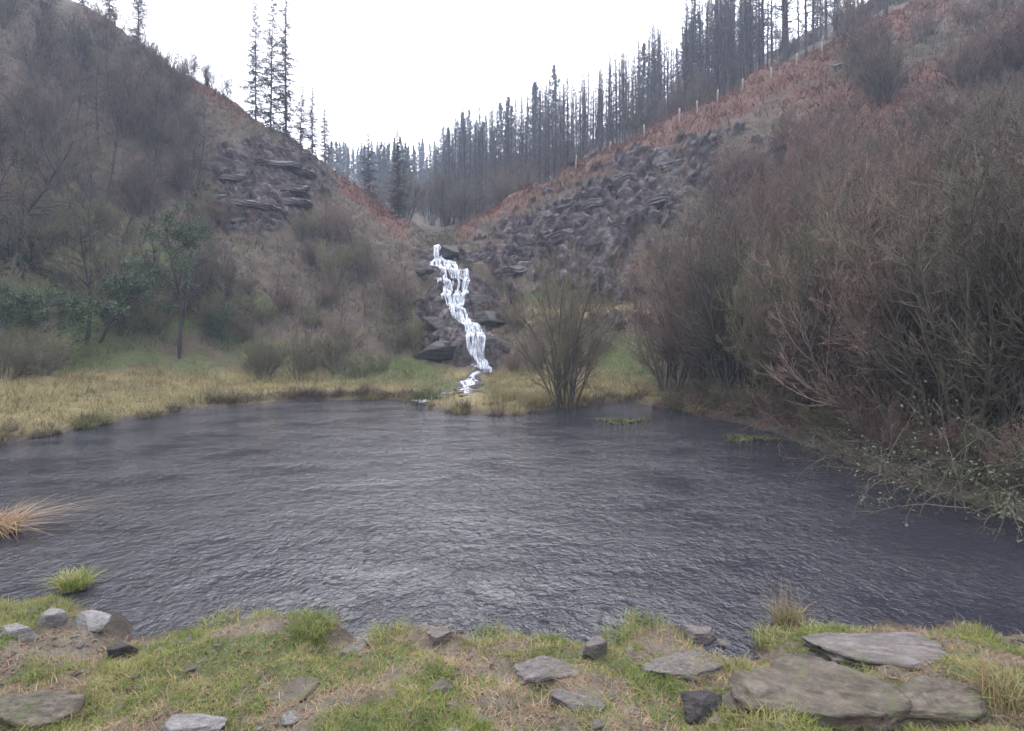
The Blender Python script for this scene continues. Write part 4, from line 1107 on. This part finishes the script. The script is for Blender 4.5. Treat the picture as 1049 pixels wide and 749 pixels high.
SED = []
for i in range(4):
    r_ = np.random.default_rng(80 + i); n = 130
    a = r_.uniform(0, 6.283, n); q = np.sqrt(r_.uniform(0, 1, n)) * .2
    SED.append(mesh_np('sedge_tuft', *blades(r_, np.stack([np.cos(a) * q, np.sin(a) * q, np.full(n, -.02)], 1), .42 * r_.uniform(.45, 1.25, n), np.full(n, .014), 1.1, 4), (M_straw, M_sedge, M_olgr, M_straw)[i]))
q = random.Random(12); k = 0
while k < 70:
    p_ = q.uniform(-20, 720); Y_ = q.uniform(12, 23)
    x_ = (p_ - CX) / FPX * Y_
    d_ = float(pond_sd(np.array([x_]), np.array([Y_]))[0])
    if not -.15 < d_ < .45: continue
    z_ = float(height(np.array([x_]), np.array([Y_]))[0]); s_ = q.uniform(.6, 1.25); mi = q.randrange(4)
    o = link('sedge_tuft', SED[mi], None, (x_, Y_, max(z_, -.05))); o.scale = (s_, s_, s_ * q.uniform(.7, 1.1)); o.rotation_euler = (0, 0, q.uniform(0, 6))
    tag(o, ('pale straw sedge tuft along the far waterline', 'brown sedge tuft along the far waterline', 'olive sedge tuft along the far waterline', 'pale straw sedge tuft along the far waterline')[mi], 'grass tuft', ('pale', 'brown', 'olive', 'pale')[mi] + ' sedge tufts of the far shore'); k += 1
# weed mats on the water
def weed(p_, row, w, d, label, seed):
    r = np.random.default_rng(seed)
    x, y = pw(p_, row)
    n = 900
    a = r.uniform(0, 6.283, n); q = np.sqrt(r.uniform(0, 1, n)); q *= 0.75 + .35 * np.sin(a * 3 + seed)
    C = np.stack([np.cos(a) * q * w, np.sin(a) * q * d, np.full(n, -.01)], 1)
    V, F = blades(r, C, r.uniform(.04, .14, n), np.full(n, .02), 1.2, 3)
    tag(link('water_weed', mesh_np('water_weed', V, F, M_weed), None, (x, y, 0)), label, 'water weed')
M_weed = leaf_mat('water_weed', [(0.03, 0.034, 0.012), (0.075, 0.078, 0.022), (0.13, 0.12, 0.035)], 4, .6)
weed(636, 432, .75, .55, 'yellow-green weed mat on the water right of the olive willow', 1)
weed(766, 450, .7, .4, 'yellow-green weed mat on the water below the thicket', 2)

# ------------------------------------------------------------------ fence on the right brow
def fence():
    m = NT('weathered_wood')
    m.set(m.ramp(m.noise(m.coord('Object', (3, 3, 1)), 6, 5), [(0.3, (0.17, 0.14, 0.115)), (0.7, (0.26, 0.22, 0.18))]), .85)
    wm = NT('fence_wire'); wm.set((0.12, 0.11, 0.10), .6)
    wm.b.inputs['Metallic'].default_value = 0.8
    tops = []
    root = bpy.data.objects.new('post_fence', None); COL.objects.link(root)
    pts = [hit(p_, r_, 25, 60) for p_, r_ in [(590, 173), (625, 156), (660, 140), (696, 124), (714, 116), (735, 106), (761, 93), (790, 80), (816, 67), (842, 56), (868, 46)]]
    root.location = pts[0]
    tag(root, 'wire fence on pale wooden posts along the right-hand brow', 'fence')
    q = random.Random(2)
    for c in pts:
        hgt = q.uniform(.75, 1.0)
        P = np.array([[[0, 0, -.35], [0, 0, hgt * .5], [q.uniform(-.05, .05), 0, hgt], [q.uniform(-.05, .05), 0, hgt + .002]]])
        V, F = tubes(P, np.array([[.065, .06, .055, .001]]), 7)
        link('fence_post', mesh_np('fence_post', V, F, m.m), root, c - pts[0])
        tops.append(c)
    for k in (.25, .48, .7):
        T = np.array([[(c.x - pts[0].x, c.y - pts[0].y - .06, c.z - pts[0].z + k) for c in tops]])
        V, F = tubes(T, np.full(T.shape[:2], .006), 4)
        link('fence_wire', mesh_np('fence_wire', V, F, wm.m), root)
fence()

# the broken pale tree on the right brow
put('dead_tree', leafy_tree(330, 3.2, 2.4, 0.15, 0, 0, None, .25, .09), hit(872, 66, 20, 60), 0.5, 1.0, 'crooked bare dead tree on the bracken of the right-hand brow', 'tree')
def log():
    r = np.random.default_rng(8)
    P, R = grow(r, np.array([[0, 0, 0.0]]), np.array([[1.0, 0.1, .35]]), np.array([1.7]), np.array([.09]), 8, .05, (0, 0, -.02), .5)
    V, F = tubes(P, R, 7)
    tag(link('fallen_branch', mesh_np('fallen_branch', V, F, ROCK[2]), None, hit(853, 74, 20, 60) + Vector((0, 0, .35))), 'pale broken branch lying on the bracken below the dead tree', 'branch')
log()
